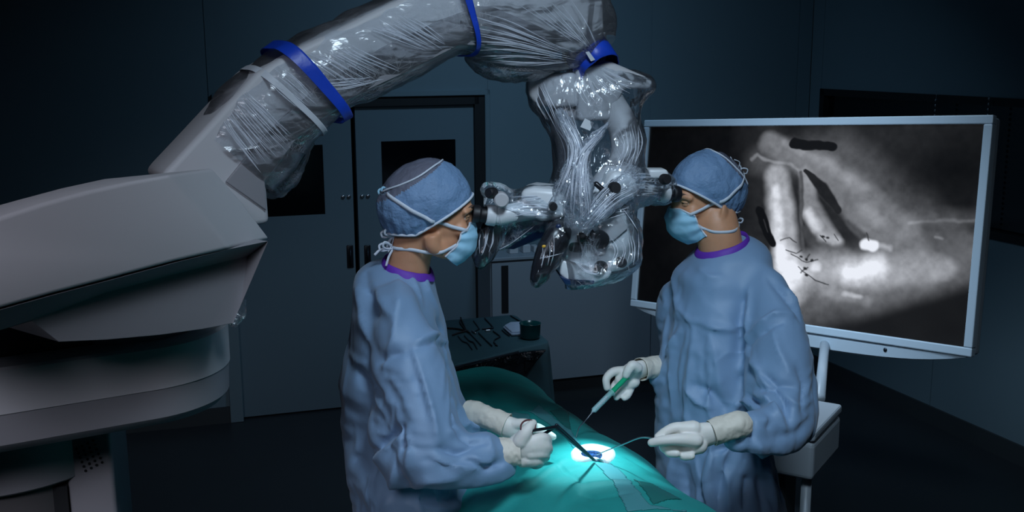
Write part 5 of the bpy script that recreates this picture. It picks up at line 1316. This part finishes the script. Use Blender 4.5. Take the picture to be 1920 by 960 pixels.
# ---------------------------------------------------------------- left surgeon
LH = P(812, 399, 2.30)
TL_, RL = head_tf(LH, math.radians(10), math.radians(5), 0, 0.89)
LX = P(800, 386, 2.30).x; RX = P(1322, 362, 2.52).x
sl = thing('person', 'surgeon on the left in a blue gown, back half turned, looking right into the eyepieces', 'person', (LX - 0.05, LH.y, 0), 'surgeons')
neckL = [(TL_(-.026, 0, -.030)), P(774, 455, 2.31), P(765, 500, 2.33), P(752, 545, 2.35)]
body = head_parts(TL_, RL, ears=False)
body += [tube(neckL, [.052, .047, .048, .060], 28, n=14), loft([ell_ring(P(752, 545, 2.35), .05, .09), ell_ring(P(748, 590, 2.35), .08, .15), ell_ring(P(750, 700, 2.37), .085, .14), ell_ring(P(765, 850, 2.40), .085, .15), ell_ring(Vector((LX - .05, 2.33, .95)), .085, .155)]),
         tube([P(748, 590, 2.26), P(772, 680, 2.18), P(798, 780, 2.13), P(815, 828, 2.12), P(860, 842, 2.12), P(905, 845, 2.125), P(950, 848, 2.13), P(985, 845, 2.13)], [.030, .028, .026, .025, .022, .018, .015, .014], 18, n=44, rcap=True),
         tube([P(765, 585, 2.47), P(795, 660, 2.48), P(822, 745, 2.45), P(850, 776, 2.42), P(905, 780, 2.37), P(960, 800, 2.33)], [.028, .026, .025, .022, .015, .014], 18, n=40, rcap=True)]
for s in (-1, 1):
    hx, hy = LX - 0.05, 2.33 + s * .09
    body.append(tube([Vector((hx, hy, .98)), Vector((hx + .01, hy, .52)), Vector((hx - .01, hy, .09)), Vector((hx + .02, hy, .05)), Vector((hx + .12, hy + s * .02, .035))], [.085, .058, .04, .04, .03], 18, n=30, rcap=True))
bvf = remesh(join(*body), 0.0042, 5); part('body', bvf, M['skin'], sl); bvL = bvh_of(*bvf)
eyes(TL_, RL, sl)
Vh, Fh = ellipsoid(TL_(-.014, 0, .030), .100, .079, .094, RL, 40, 24)
Vh = np.array([tuple(v) for v in Vh]); inv = RL.inverted(); loc_ = np.array([tuple(inv @ (Vector(v) - LH)) for v in Vh])
keep = loc_[:, 2] > np.array([cap_rim(x) + .006 for x in loc_[:, 0]])
part('hair', (Vh, [f for f in Fh if all(keep[i] for i in f)]), M['hair'], sl)
capL, _, cbL = make_cap(TL_, RL, sl, 41, thin=lambda c: thin_side(c, (.014, 0, .130), (-.036, .055, .090), (-.106, .020, .042)))
# seam of the cap over the crown
def seam_(T, par, pts, r=0.0022):
    C_ = Vector((-.014, 0, .028)); out = []
    for p in spline(pts, 24):
        n = (Vector(p) - C_).normalized(); k = 1 / math.sqrt((n.x / .113) ** 2 + (n.y / .089) ** 2 + (n.z / .106) ** 2); k += max(0, -n.x) * max(0, 0.6 - n.z) * 0.020
        out.append(T(*(C_ + n * k)))
    part('seam', tube(out, r, 8), M['piping'], par)
seam_(TL_, capL, [(.016, .03, .125), (.014, 0, .13), (.000, -.03, .118), (-.036, -.055, .090), (-.075, -.050, .064), (-.106, -.02, .042)])
mkL = make_mask(TL_, RL, sl, 51, bvL)
straps(TL_, mkL, RL, (-.104, 0, .045), (-.084, 0, -.088), (bvL, cbL))
bow('tie', TL_, (-.108, -.012, .045), mkL, 0.8, drop=[[(0, 0, 0), (-.010, -.004, -.022), (-.016, -.006, -.048)], [(0, 0, 0), (.006, 0, .012), (.012, 0, .018)]], mt='mask')
bow('tie', TL_, (-.092, -.012, -.058), capL, 0.9)
bow('tie', TL_, (-.092, -.014, -.090), mkL, 1.0, drop=[[(0, 0, 0), (-.010, -.004, -.020), (-.016, -.006, -.044)], [(0, 0, 0), (-.030, .004, -.006), (-.045, .004, -.020)]])
def pr(x0, x1, y, d, ry, yaw=0.0, tilt=0.0):
    """section of the gown between two silhouette columns"""
    a = P(x0, y, d); b = P(x1, y, d); return ell_ring((a + b) / 2, (b - a).length / 2, ry, yaw, tilt=tilt)
dT = 2.36
torL = [pr(722, 806, 490, dT, .056, tilt=-.28), pr(718, 812, 500, dT, .062, tilt=-.28), pr(688, 818, 508, dT, .095, tilt=-.22), pr(664, 824, 524, dT, .150, tilt=-.14), pr(653, 832, 558, dT, .20), pr(650, 842, 600, dT, .215), pr(648, 850, 650, dT, .21), pr(652, 862, 700, dT, .20), pr(655, 873, 745, dT, .20), pr(660, 880, 800, dT, .21),
        pr(672, 884, 870, dT, .22), pr(677, 884, 960, dT, .23), pr(674, 894, 1060, dT, .24)]
cL_ = (P(664, 1060, dT) + P(894, 1060, dT)) / 2
torL += [ell_ring(Vector((cL_.x, cL_.y, z)), .14 + .03 * k, .245 + .01 * k) for k, z in enumerate((.75, .5, .28))]
armR_L = [(745, 574, 2.22, .052), (752, 612, 2.175, .070), (775, 680, 2.13, .074), (795, 760, 2.10, .070), (812, 828, 2.08, .066), (860, 842, 2.09, .056), (905, 843, 2.11, .053), (932, 846, 2.12, .045), (941, 847, 2.125, .034)]
armR_b = [(760, 700, 2.16, .06), (745, 780, 2.14, .058), (770, 835, 2.12, .060), (820, 850, 2.11, .05)]
armL_L = [(765, 560, 2.51, .07), (790, 650, 2.50, .065), (815, 740, 2.46, .060), (850, 775, 2.42, .050), (882, 782, 2.38, .040), (892, 784, 2.37, .030)]
foldL = [([(775, 660), (795, 720), (812, 780), (822, 830)], .007, .007), ([(765, 650), (785, 720), (800, 780)], .010, -.006), ([(785, 640), (810, 628), (835, 640)], .008, .010), ([(785, 652), (812, 642), (840, 652)], .007, -.007),
         ([(820, 600), (833, 625), (850, 645)], .010, -.009), ([(745, 510), (748, 570), (740, 640), (720, 690)], .012, .008), ([(700, 530), (720, 570), (740, 600)], .012, .008), ([(685, 510), (690, 545), (710, 590)], .010, -.008), ([(670, 540), (680, 600), (700, 650)], .014, .007),
         ([(760, 500), (775, 530), (790, 570)], .008, .006), ([(790, 510), (800, 545), (822, 590)], .010, .007), ([(710, 680), (735, 665), (755, 660)], .010, -.008), ([(665, 690), (690, 720), (715, 740)], .012, -.010), ([(690, 700), (705, 730), (720, 770)], .010, .007),
         ([(665, 860), (700, 845), (740, 815), (755, 800)], .010, -.012), ([(700, 860), (730, 840), (758, 812)], .010, .009), ([(750, 800), (757, 830), (750, 880)], .010, -.012), ([(762, 805), (770, 850), (765, 880)], .010, .008), ([(720, 950), (740, 900), (752, 850)], .014, .010), ([(690, 940), (700, 890)], .014, .008),
         ([(760, 900), (790, 935), (840, 940), (880, 930)], .012, -.008), ([(765, 915), (800, 900), (850, 898)], .010, .007), ([(770, 945), (820, 955), (870, 950)], .010, .006),
         ([(825, 840), (860, 850), (890, 840)], .009, -.010), ([(850, 800), (862, 780), (860, 765)], .008, -.010), ([(845, 810), (875, 795), (905, 800)], .009, .009), ([(860, 815), (885, 830), (915, 830)], .007, -.008), ([(875, 850), (900, 862), (925, 868)], .007, .008), ([(895, 800), (915, 825), (925, 855)], .007, .007), ([(905, 880), (925, 870), (940, 870)], .006, -.007),
         ([(815, 860), (860, 876), (900, 880)], .009, .008), ([(855, 660), (862, 700), (870, 740)], .009, .006), ([(840, 690), (850, 740), (848, 780)], .008, -.006)]
gL, vfL = gown(sl, torL, [armR_L, armR_b, armL_L], foldL, 61)
def collar(par, vf, c, rx, ry, yaw, wz=0.010):
    """band round the neck, laid on the neckline of the gown"""
    bv = bvh_of(vf[0], vf[1]); n = 72; xy = ell_ring(c, rx, ry, yaw, n, 1.0); z = []
    for p in xy:
        h = bv.ray_cast(Vector((p.x, p.y, c.z + .12)), Vector((0, 0, -1)), .4); z.append(h[0].z if h[0] is not None else (z[-1] if z else c.z))
    z = np.array(z)
    for _ in range(14): z = (np.roll(z, 1) + z * 2 + np.roll(z, -1)) / 4
    rings = []
    for dz, dr_ in ((-.006, .007), (wz * .35, .0045), (wz, 0), (wz + .0008, -.0015), (-.006, -.003)):
        rings.append([Vector((p.x, p.y, zz_ + dz)) + (p - Vector(c)).normalized() * dr_ for p, zz_ in zip(xy, z)])
    rings.append(rings[0]); V, Fc = loft(rings, cap=False)
    return part('collar_band', (V, Fc), M['purple'], par)
collar(gL, vfL, P(765, 499, 2.333), .052, .056, 0.0)
# hands of the left surgeon
UPF = Vector((0.1, -0.95, 0.2))
dh = 2.12
glove(sl, 71, [([(950, 848, dh, .026), (968, 846, dh, .027), (990, 843, dh - .002, .032), (1005, 841, dh - .001, .0315)], 0.62, (0.1, -0.2, 1)), ([(968, 832, dh, .018), (984, 818, dh - .008, .016)], 1, None), ([(990, 826, dh - .004, .012), (1012, 822, dh - .002, .012)], 1, None), ([(980, 862, dh, .016), (1002, 864, dh, .013)], 1, None)],
      [[(976, 828, dh - .014, .016), (985, 812, dh - .018, .0135), (993, 801, dh - .014, .0108), (999, 794, dh - .004, .0092)],
       [(996, 826, dh - .010, .0125), (1018, 822, dh - .004, .0118), (1026, 828, dh + .018, .0108), (1018, 836, dh + .036, .0102), (1004, 838, dh + .040, .0095)],
       [(998, 838, dh - .012, .0125), (1021, 836, dh - .004, .0120), (1027, 843, dh + .018, .0110), (1018, 849, dh + .036, .0102), (1004, 850, dh + .040, .0095)],
       [(994, 851, dh - .010, .0125), (1016, 850, dh - .004, .0116), (1022, 856, dh + .016, .0106), (1014, 862, dh + .032, .0098), (1002, 861, dh + .036, .0092)],
       [(988, 863, dh - .006, .0118), (1006, 863, dh - .002, .0105), (1012, 868, dh + .014, .0096), (1005, 872, dh + .028, .009), (996, 870, dh + .032, .0085)]],
      [(925, 848, dh, .028), (945, 848, dh, .030), (962, 847, dh, .0285), (976, 846, dh, .0295)])
dh = 2.33
glove(sl, 72, [([(925, 786, dh + .01, .022), (950, 800, dh, .026), (975, 806, dh, .024), (992, 806, dh, .018)], 0.75, (0.1, -0.2, 1))],
      [[(985, 803, dh, .011), (1005, 801, dh, .010), (1018, 806, dh, .009), (1026, 812, dh, .0085)], [(985, 808, dh, .011), (1010, 808, dh - .005, .010), (1026, 813, dh - .008, .009), (1037, 819, dh - .010, .008)],
       [(985, 814, dh, .011), (1005, 818, dh, .010), (1020, 822, dh, .009)], [(975, 818, dh, .011), (995, 824, dh, .0095), (1008, 828, dh, .0085)], [(965, 796, dh - .01, .013), (985, 794, dh - .02, .011), (1000, 799, dh - .02, .010)]],
      [(880, 774, dh + .05, .030), (902, 778, dh + .03, .027), (925, 787, dh + .01, .0255), (950, 798, dh, .0275)])
# trousers and shoes below the gown
def lower(par, hx, hy0, dirx=1, sgn=1):
    for s in (-1, 1):
        hy = hy0 + s * .09
        part('trouser_leg', tube([Vector((hx, hy, .5)), Vector((hx - .005 * dirx, hy, .08))], [.075, .062], 24, n=8), M['scrub'], par)
        part('shoe', remesh(join(ellipsoid((hx + .02 * dirx, hy + s * .0, .045), .05, .045, .045), ellipsoid((hx + .10 * dirx, hy + s * .015, .032), .075, .048, .032), box(hx - .03, hx + .03, hy - .03, hy + .03, 0.0, .03)), 0.006, 4), M['scrub'], par)
lower(sl, LX - .05, 2.33, 1)

# ---------------------------------------------------------------- right surgeon
RH = P(1317, 369, 2.58)
TR_, RR = head_tf(RH, math.radians(180 + 22), math.radians(6), 0, 0.855)
sr = thing('person', 'right surgeon in a blue gown before the large screen, facing left into the eyepieces', 'person', (RX + 0.05, 2.55, 0), 'surgeons')
nkR = [TR_(-.026, 0, -.030), P(1344, 425, 2.57), P(1352, 470, 2.58), P(1356, 505, 2.60)]
body = head_parts(TR_, RR)
yR = math.radians(22)
body += [tube(nkR, [.053, .053, .055, .062], 28, n=14), loft([ell_ring(P(1352, 520, 2.59), .08, .05, yR), ell_ring(P(1350, 560, 2.61), .09, .075, yR), ell_ring(P(1348, 650, 2.62), .085, .08, yR), ell_ring(P(1345, 830, 2.62), .12, .10, yR), ell_ring(Vector((RX + .05, 2.56, .95)), .13, .10, yR)]),
         tube([P(1425, 570, 2.52), P(1462, 660, 2.42), P(1466, 765, 2.33), P(1425, 796, 2.26), P(1372, 800, 2.22), P(1335, 812, 2.20)], [.030, .026, .024, .022, .017, .015], 18, n=40, rcap=True),
         tube([P(1295, 565, 2.67), P(1284, 625, 2.71), P(1272, 684, 2.70), P(1240, 688, 2.655), P(1218, 690, 2.63), P(1200, 693, 2.61)], [.030, .028, .024, .019, .015, .013], 18, n=40, rcap=True)]
for s in (-1, 1):
    hx, hy = RX + 0.05 , 2.56 + s * .09
    body.append(tube([Vector((hx, hy, .98)), Vector((hx - .01, hy, .52)), Vector((hx + .01, hy, .09)), Vector((hx - .02, hy, .05)), Vector((hx - .12, hy + s * .02, .035))], [.085, .058, .04, .04, .03], 18, n=30, rcap=True))
bvf = remesh(join(*body), 0.0042, 5); part('body', bvf, M['skin'], sr); bvR = bvh_of(*bvf)
eyes(TR_, RR, sr)
Vh, Fh = ellipsoid(TR_(-.014, 0, .030), .100, .079, .094, RR, 40, 24)
Vh = np.array([tuple(v) for v in Vh]); inv = RR.inverted(); loc_ = np.array([tuple(inv @ (Vector(v) - RH)) for v in Vh])
keep = loc_[:, 2] > np.array([cap_rim(x) + .006 for x in loc_[:, 0]])
part('hair', (Vh, [f for f in Fh if all(keep[i] for i in f)]), M['hair'], sr)
capR, _, cbR = make_cap(TR_, RR, sr, 43, thin=lambda c: thin_side(c, (-.036, 0, .130), (-.074, .055, .070), (-.110, .030, .030)))
seam_(TR_, capR, [(-.03, -.04, .12), (-.03, 0, .13), (-.035, .03, .115), (-.070, .055, .07), (-.10, .045, .02)])
mkR = make_mask(TR_, RR, sr, 53, bvR)
straps(TR_, mkR, RR, (-.104, 0, .055), (-.084, 0, -.088), (bvR, cbR))
bow('tie', TR_, (-.112, .010, .055), mkR, 0.95, drop=[[(0, 0, 0), (.004, 0, .022), (.020, .002, .050)], [(0, 0, 0), (-.010, .004, .028), (.006, 0, .040)]], w=0.005)
bow('tie', TR_, (-.092, .014, -.086), mkR, 0.75, drop=[[(0, 0, 0), (-.004, .004, -.020), (-.010, .004, -.034)]])
part('tie', ribbon([TR_(-.085, .03, -.045), TR_(-.094, .020, -.065), TR_(-.096, .014, -.088)], .010, .001, Vector((1, 0, 0)), 12), M['cap'], capR)
dR = 2.60
torR = [pr(1304, 1408, 458, dR - .02, .060, yR, .33), pr(1298, 1414, 464, dR - .02, .066, yR, .33), pr(1274, 1432, 474, dR - .01, .10, yR, .22), pr(1260, 1452, 496, dR, .125, yR, .1), pr(1264, 1458, 520, dR, .125, yR), pr(1255, 1466, 560, dR, .14, yR), pr(1249, 1458, 610, dR, .15, yR), pr(1245, 1446, 670, dR, .15, yR), pr(1243, 1436, 740, dR, .15, yR),
        pr(1245, 1438, 800, dR, .155, yR), pr(1250, 1452, 870, dR, .165, yR), pr(1256, 1470, 960, dR, .175, yR), pr(1256, 1482, 1060, dR, .18, yR)]
cR_ = (P(1244, 1060, dR) + P(1486, 1060, dR)) / 2
torR += [ell_ring(Vector((cR_.x, cR_.y, z)), .165 + .02 * k, .19 + .01 * k, yR) for k, z in enumerate((.7, .48, .28))]
armL_R = [(1440, 535, 2.50, .058), (1456, 590, 2.46, .072), (1464, 660, 2.41, .078), (1466, 730, 2.36, .076), (1462, 780, 2.31, .062), (1430, 795, 2.27, .052), (1402, 797, 2.24, .047), (1388, 798, 2.23, .036)]
armL_b = [(1490, 690, 2.42, .055), (1492, 760, 2.38, .050), (1488, 800, 2.35, .026), (1440, 815, 2.30, .026)]
armR_R = [(1272, 545, 2.67, .055), (1272, 620, 2.70, .045), (1266, 685, 2.69, .038), (1240, 686, 2.65, .032), (1234, 687, 2.64, .026)]
foldR = [([(1395, 560), (1388, 600), (1385, 660), (1388, 720)], .012, -.014), ([(1405, 545), (1402, 600), (1405, 650)], .012, .010), ([(1400, 640), (1430, 605), (1455, 588), (1490, 590)], .007, .009), ([(1405, 652), (1435, 620), (1465, 605)], .008, -.007),
         ([(1470, 540), (1495, 575), (1515, 600)], .010, .008), ([(1440, 520), (1475, 560), (1500, 600)], .010, -.007), ([(1400, 660), (1420, 690), (1440, 730)], .010, .008), ([(1450, 620), (1460, 660), (1480, 700)], .014, .008), ([(1425, 700), (1455, 720), (1490, 725)], .010, -.010),
         ([(1420, 728), (1450, 732), (1470, 750), (1480, 790)], .009, -.013), ([(1415, 740), (1440, 748), (1455, 775), (1470, 805)], .008, .011), ([(1440, 738), (1470, 745), (1495, 760)], .008, .008), ([(1400, 740), (1420, 760), (1440, 800)], .008, -.010), ([(1380, 760), (1400, 752), (1420, 765), (1435, 790)], .007, .010), ([(1390, 770), (1405, 790), (1410, 820)], .007, -.010), ([(1385, 790), (1398, 810), (1402, 828)], .006, .008), ([(1495, 690), (1510, 720), (1505, 770)], .010, -.008),
         ([(1275, 580), (1290, 600), (1340, 615), (1380, 620)], .008, .007), ([(1280, 595), (1320, 612)], .008, -.006), ([(1262, 520), (1270, 560), (1272, 590)], .012, .007), ([(1310, 505), (1330, 520), (1350, 520)], .010, .006), ([(1240, 700), (1262, 650), (1275, 620)], .012, .008), ([(1265, 640), (1262, 700), (1262, 760)], .014, .008), ([(1300, 640), (1295, 700), (1292, 760)], .016, .008),
         ([(1290, 730), (1310, 755), (1330, 765)], .009, .008), ([(1300, 720), (1335, 735), (1360, 765)], .010, -.008), ([(1335, 640), (1345, 690), (1350, 740)], .014, .006), ([(1250, 600), (1246, 680)], .010, .005),
         ([(1370, 850), (1350, 900), (1345, 955)], .010, -.008), ([(1335, 855), (1325, 900), (1330, 955)], .012, .009), ([(1305, 860), (1312, 900)], .008, .006), ([(1400, 850), (1402, 900), (1395, 955)], .010, -.010), ([(1425, 840), (1440, 890), (1455, 955)], .010, .009), ([(1415, 850), (1425, 900), (1430, 955)], .010, -.008), ([(1445, 850), (1462, 900), (1470, 950)], .010, -.007), ([(1260, 860), (1258, 950)], .014, .008), ([(1285, 880), (1290, 955)], .014, -.008),
         ([(1320, 850), (1360, 840), (1390, 830)], .006, -.008)]
gR, vfR = gown(sr, torR, [armL_R, armL_b, armR_R], foldR, 63)
collar(gR, vfR, P(1354, 470, 2.583), .060, .060, yR)
dh = 2.19
glove(sr, 73, [([(1338, 812, dh + .01, .025), (1318, 816, dh + .01, .029), (1296, 822, dh + .01, .031), (1278, 826, dh + .01, .026)], 0.7, (0.1, -0.2, 1)), ([(1300, 804, dh, .018), (1280, 803, dh, .014)], 1, None), ([(1310, 835, dh, .019), (1296, 842, dh, .014)], 1, None)],
      [[(1290, 803, dh, .013), (1266, 802, dh, .0115), (1247, 810, dh, .010), (1233, 819, dh, .0078)],
       [(1305, 826, dh - .015, .015), (1272, 824, dh - .022, .0125), (1243, 826, dh - .020, .0105), (1222, 830, dh - .012, .0092)],
       [(1282, 815, dh + .02, .012), (1255, 826, dh + .015, .0105), (1244, 838, dh + .005, .0098), (1255, 845, dh - .002, .0090)],
       [(1290, 830, dh + .01, .013), (1262, 840, dh + .005, .011), (1254, 848, dh - .004, .0100), (1268, 850, dh - .012, .0090)],
       [(1302, 838, dh, .012), (1282, 849, dh - .002, .0105), (1282, 855, dh - .008, .0095), (1296, 855, dh - .015, .0085)]],
      [(1395, 796, dh + .03, .027), (1383, 797, dh + .02, .0285), (1360, 803, dh + .015, .0285), (1334, 812, dh + .01, .0265)])
dh = 2.60
glove(sr, 74, [([(1215, 690, dh + .02, .022), (1196, 694, dh, .026), (1180, 702, dh, .028), (1168, 712, dh, .023)], 0.65, (0.2, -0.2, 1)), ([(1188, 716, dh, .016), (1176, 722, dh, .013)], 1, None)],
      [[(1172, 695, dh, .012), (1150, 697, dh - .01, .011), (1137, 710, dh - .015, .010), (1138, 727, dh - .015, .0088)],
       [(1195, 690, dh - .03, .014), (1186, 685, dh - .04, .0125), (1178, 694, dh - .042, .0115), (1174, 703, dh - .04, .0100)],
       [(1175, 708, dh + .01, .011), (1158, 716, dh + .005, .010), (1150, 728, dh, .0092), (1153, 738, dh - .005, .0085)],
       [(1178, 716, dh + .01, .011), (1168, 728, dh, .0100), (1160, 738, dh - .01, .0092), (1156, 745, dh - .016, .0084)],
       [(1184, 722, dh + .01, .011), (1180, 734, dh, .0098), (1176, 742, dh - .008, .009), (1171, 746, dh - .014, .0082)]],
      [(1236, 687, dh + .05, .028), (1225, 688, dh + .035, .0275), (1212, 690, dh + .02, .0265), (1200, 693, dh + .005, .0285)])
lower(sr, RX + .05, 2.56, -1)

# ---------------------------------------------------------------- instruments in the hands
sc1 = P(999, 807, 2.10); el = P(1040, 801, 2.14); tip = P(1113, 863, 2.285)
fo = thing('bayonet_scissors', 'long black angled scissors in the left surgeon\'s gloved hand, reaching into the wound', 'scissors', el)
part('blade', tube([el, el.lerp(tip, 0.5), tip], [.0042, .0034, .0018], 10, n=14, rcap=True), M['dark_steel'], fo)
part('blade', tube([el + Vector((0.004, 0.004, 0.003)), el.lerp(tip, 0.5) + Vector((.004, .003, .001)), tip + Vector((.003, 0, 0.001))], [.0036, .0030, .0016], 10, n=14, rcap=True), M['dark_steel'], fo)
part('shank', tube([sc1, P(1020, 804, 2.12), el], [.0034, .0034, .0042], 10, n=12, rcap=True), M['dark_steel'], fo)
part('shank', tube([P(1012, 818, 2.13), P(1026, 810, 2.135), el], [.0034, .0034, .0042], 10, n=12, rcap=True), M['dark_steel'], fo)
rc = P(990, 800, 2.103); rg = []
for i in range(25):
    a = 2 * math.pi * i / 24; rg.append(rc + Vector((math.cos(a) * .0145, 0.35 * math.cos(a) * .01 , math.sin(a) * .0105)) + Vector((0, math.sin(a) * 0.010, 0)))
rg.append(rg[1]); part('finger_ring', tube(rg, 0.0018, 10, n=60, cap=False), mat('dark_red_grip', (0.09, 0.012, 0.015), 0.35), fo)
hk = thing('suction_probe', 'thin bent steel probe held by the right surgeon, its tip in the wound', 'probe', P(1206, 820, 2.2))
part('shaft', tube([P(1236, 823, 2.185), P(1228, 822, 2.19), P(1214, 820.5, 2.20), P(1203, 820.5, 2.21), P(1190, 824, 2.22), P(1171, 832, 2.24), P(1145, 842, 2.27), P(1120, 852, 2.295)], [.0024, .0022, .0018, .0016, .0015, .0014, .0013, .0011], 12, n=60, rcap=True), M['steel'], hk)
part('handle', tube([P(1232, 822.5, 2.188), P(1226, 821.5, 2.192)], [.0034, .0030], 12, n=4, rcap=True), M['dark_steel'], hk)
sy0 = P(1176, 706, 2.565); sy1 = P(1112, 771, 2.515); ax = (sy1 - sy0).normalized(); SL = (sy1 - sy0).length
sy = thing('syringe', 'syringe with a green plunger in the right surgeon\'s raised hand', 'syringe', sy0)
M['syr'] = mat('clear_barrel', (0.55, 0.85, 0.90), 0.12, alpha=0.45); M['syr_green'] = mat('green_plunger', (0.010, 0.42, 0.20), 0.3)
part('barrel', lathe(sy0 + ax * SL * .45, ax, [(0, .0045), (0, .010), (.002, .010), (.002, .0070), (SL * .53, .0070), (SL * .55, .003), (SL * .55 + .006, .0022), (SL * .55 + .006, .0012), (SL * .52, .0058), (.003, .0060)], 28), M['syr'], sy)
part('plunger', lathe(sy0, ax, [(0, .001), (0, .0085), (.003, .0085), (.004, .0062), (SL * .50, .0062), (SL * .50, .0056), (SL * .62, .0056), (SL * .62, .001)], 24), M['syr_green'], sy)
lbp = sy0 + ax * SL * .76 + Vector((0.003, -1, 0.35)).normalized() * .0068
sdv = ax.cross(Vector((0, -1, 0.3))).normalized()
part('scale', obox(lbp, ax, sdv, ax.cross(sdv), SL * .36, .0048, .0006), M['white_plastic'], sy)
for i in range(9): part('scale_mark', obox(lbp + ax * (SL * .32 * (i / 8 - .5)) - ax.cross(sdv) * 0, ax, sdv, ax.cross(sdv), .0008, .0034 if i % 2 == 0 else .002, .0012), M['black_plastic'], sy)
part('needle', tube([sy1, P(1108, 776, 2.51), P(1098, 788, 2.50), P(1087, 800, 2.485), P(1083, 810, 2.475), P(1080, 820, 2.465)], [.0028, .0018, .0014, .0013, .0012, .0010], 10, n=30, rcap=True), M['steel'], sy)
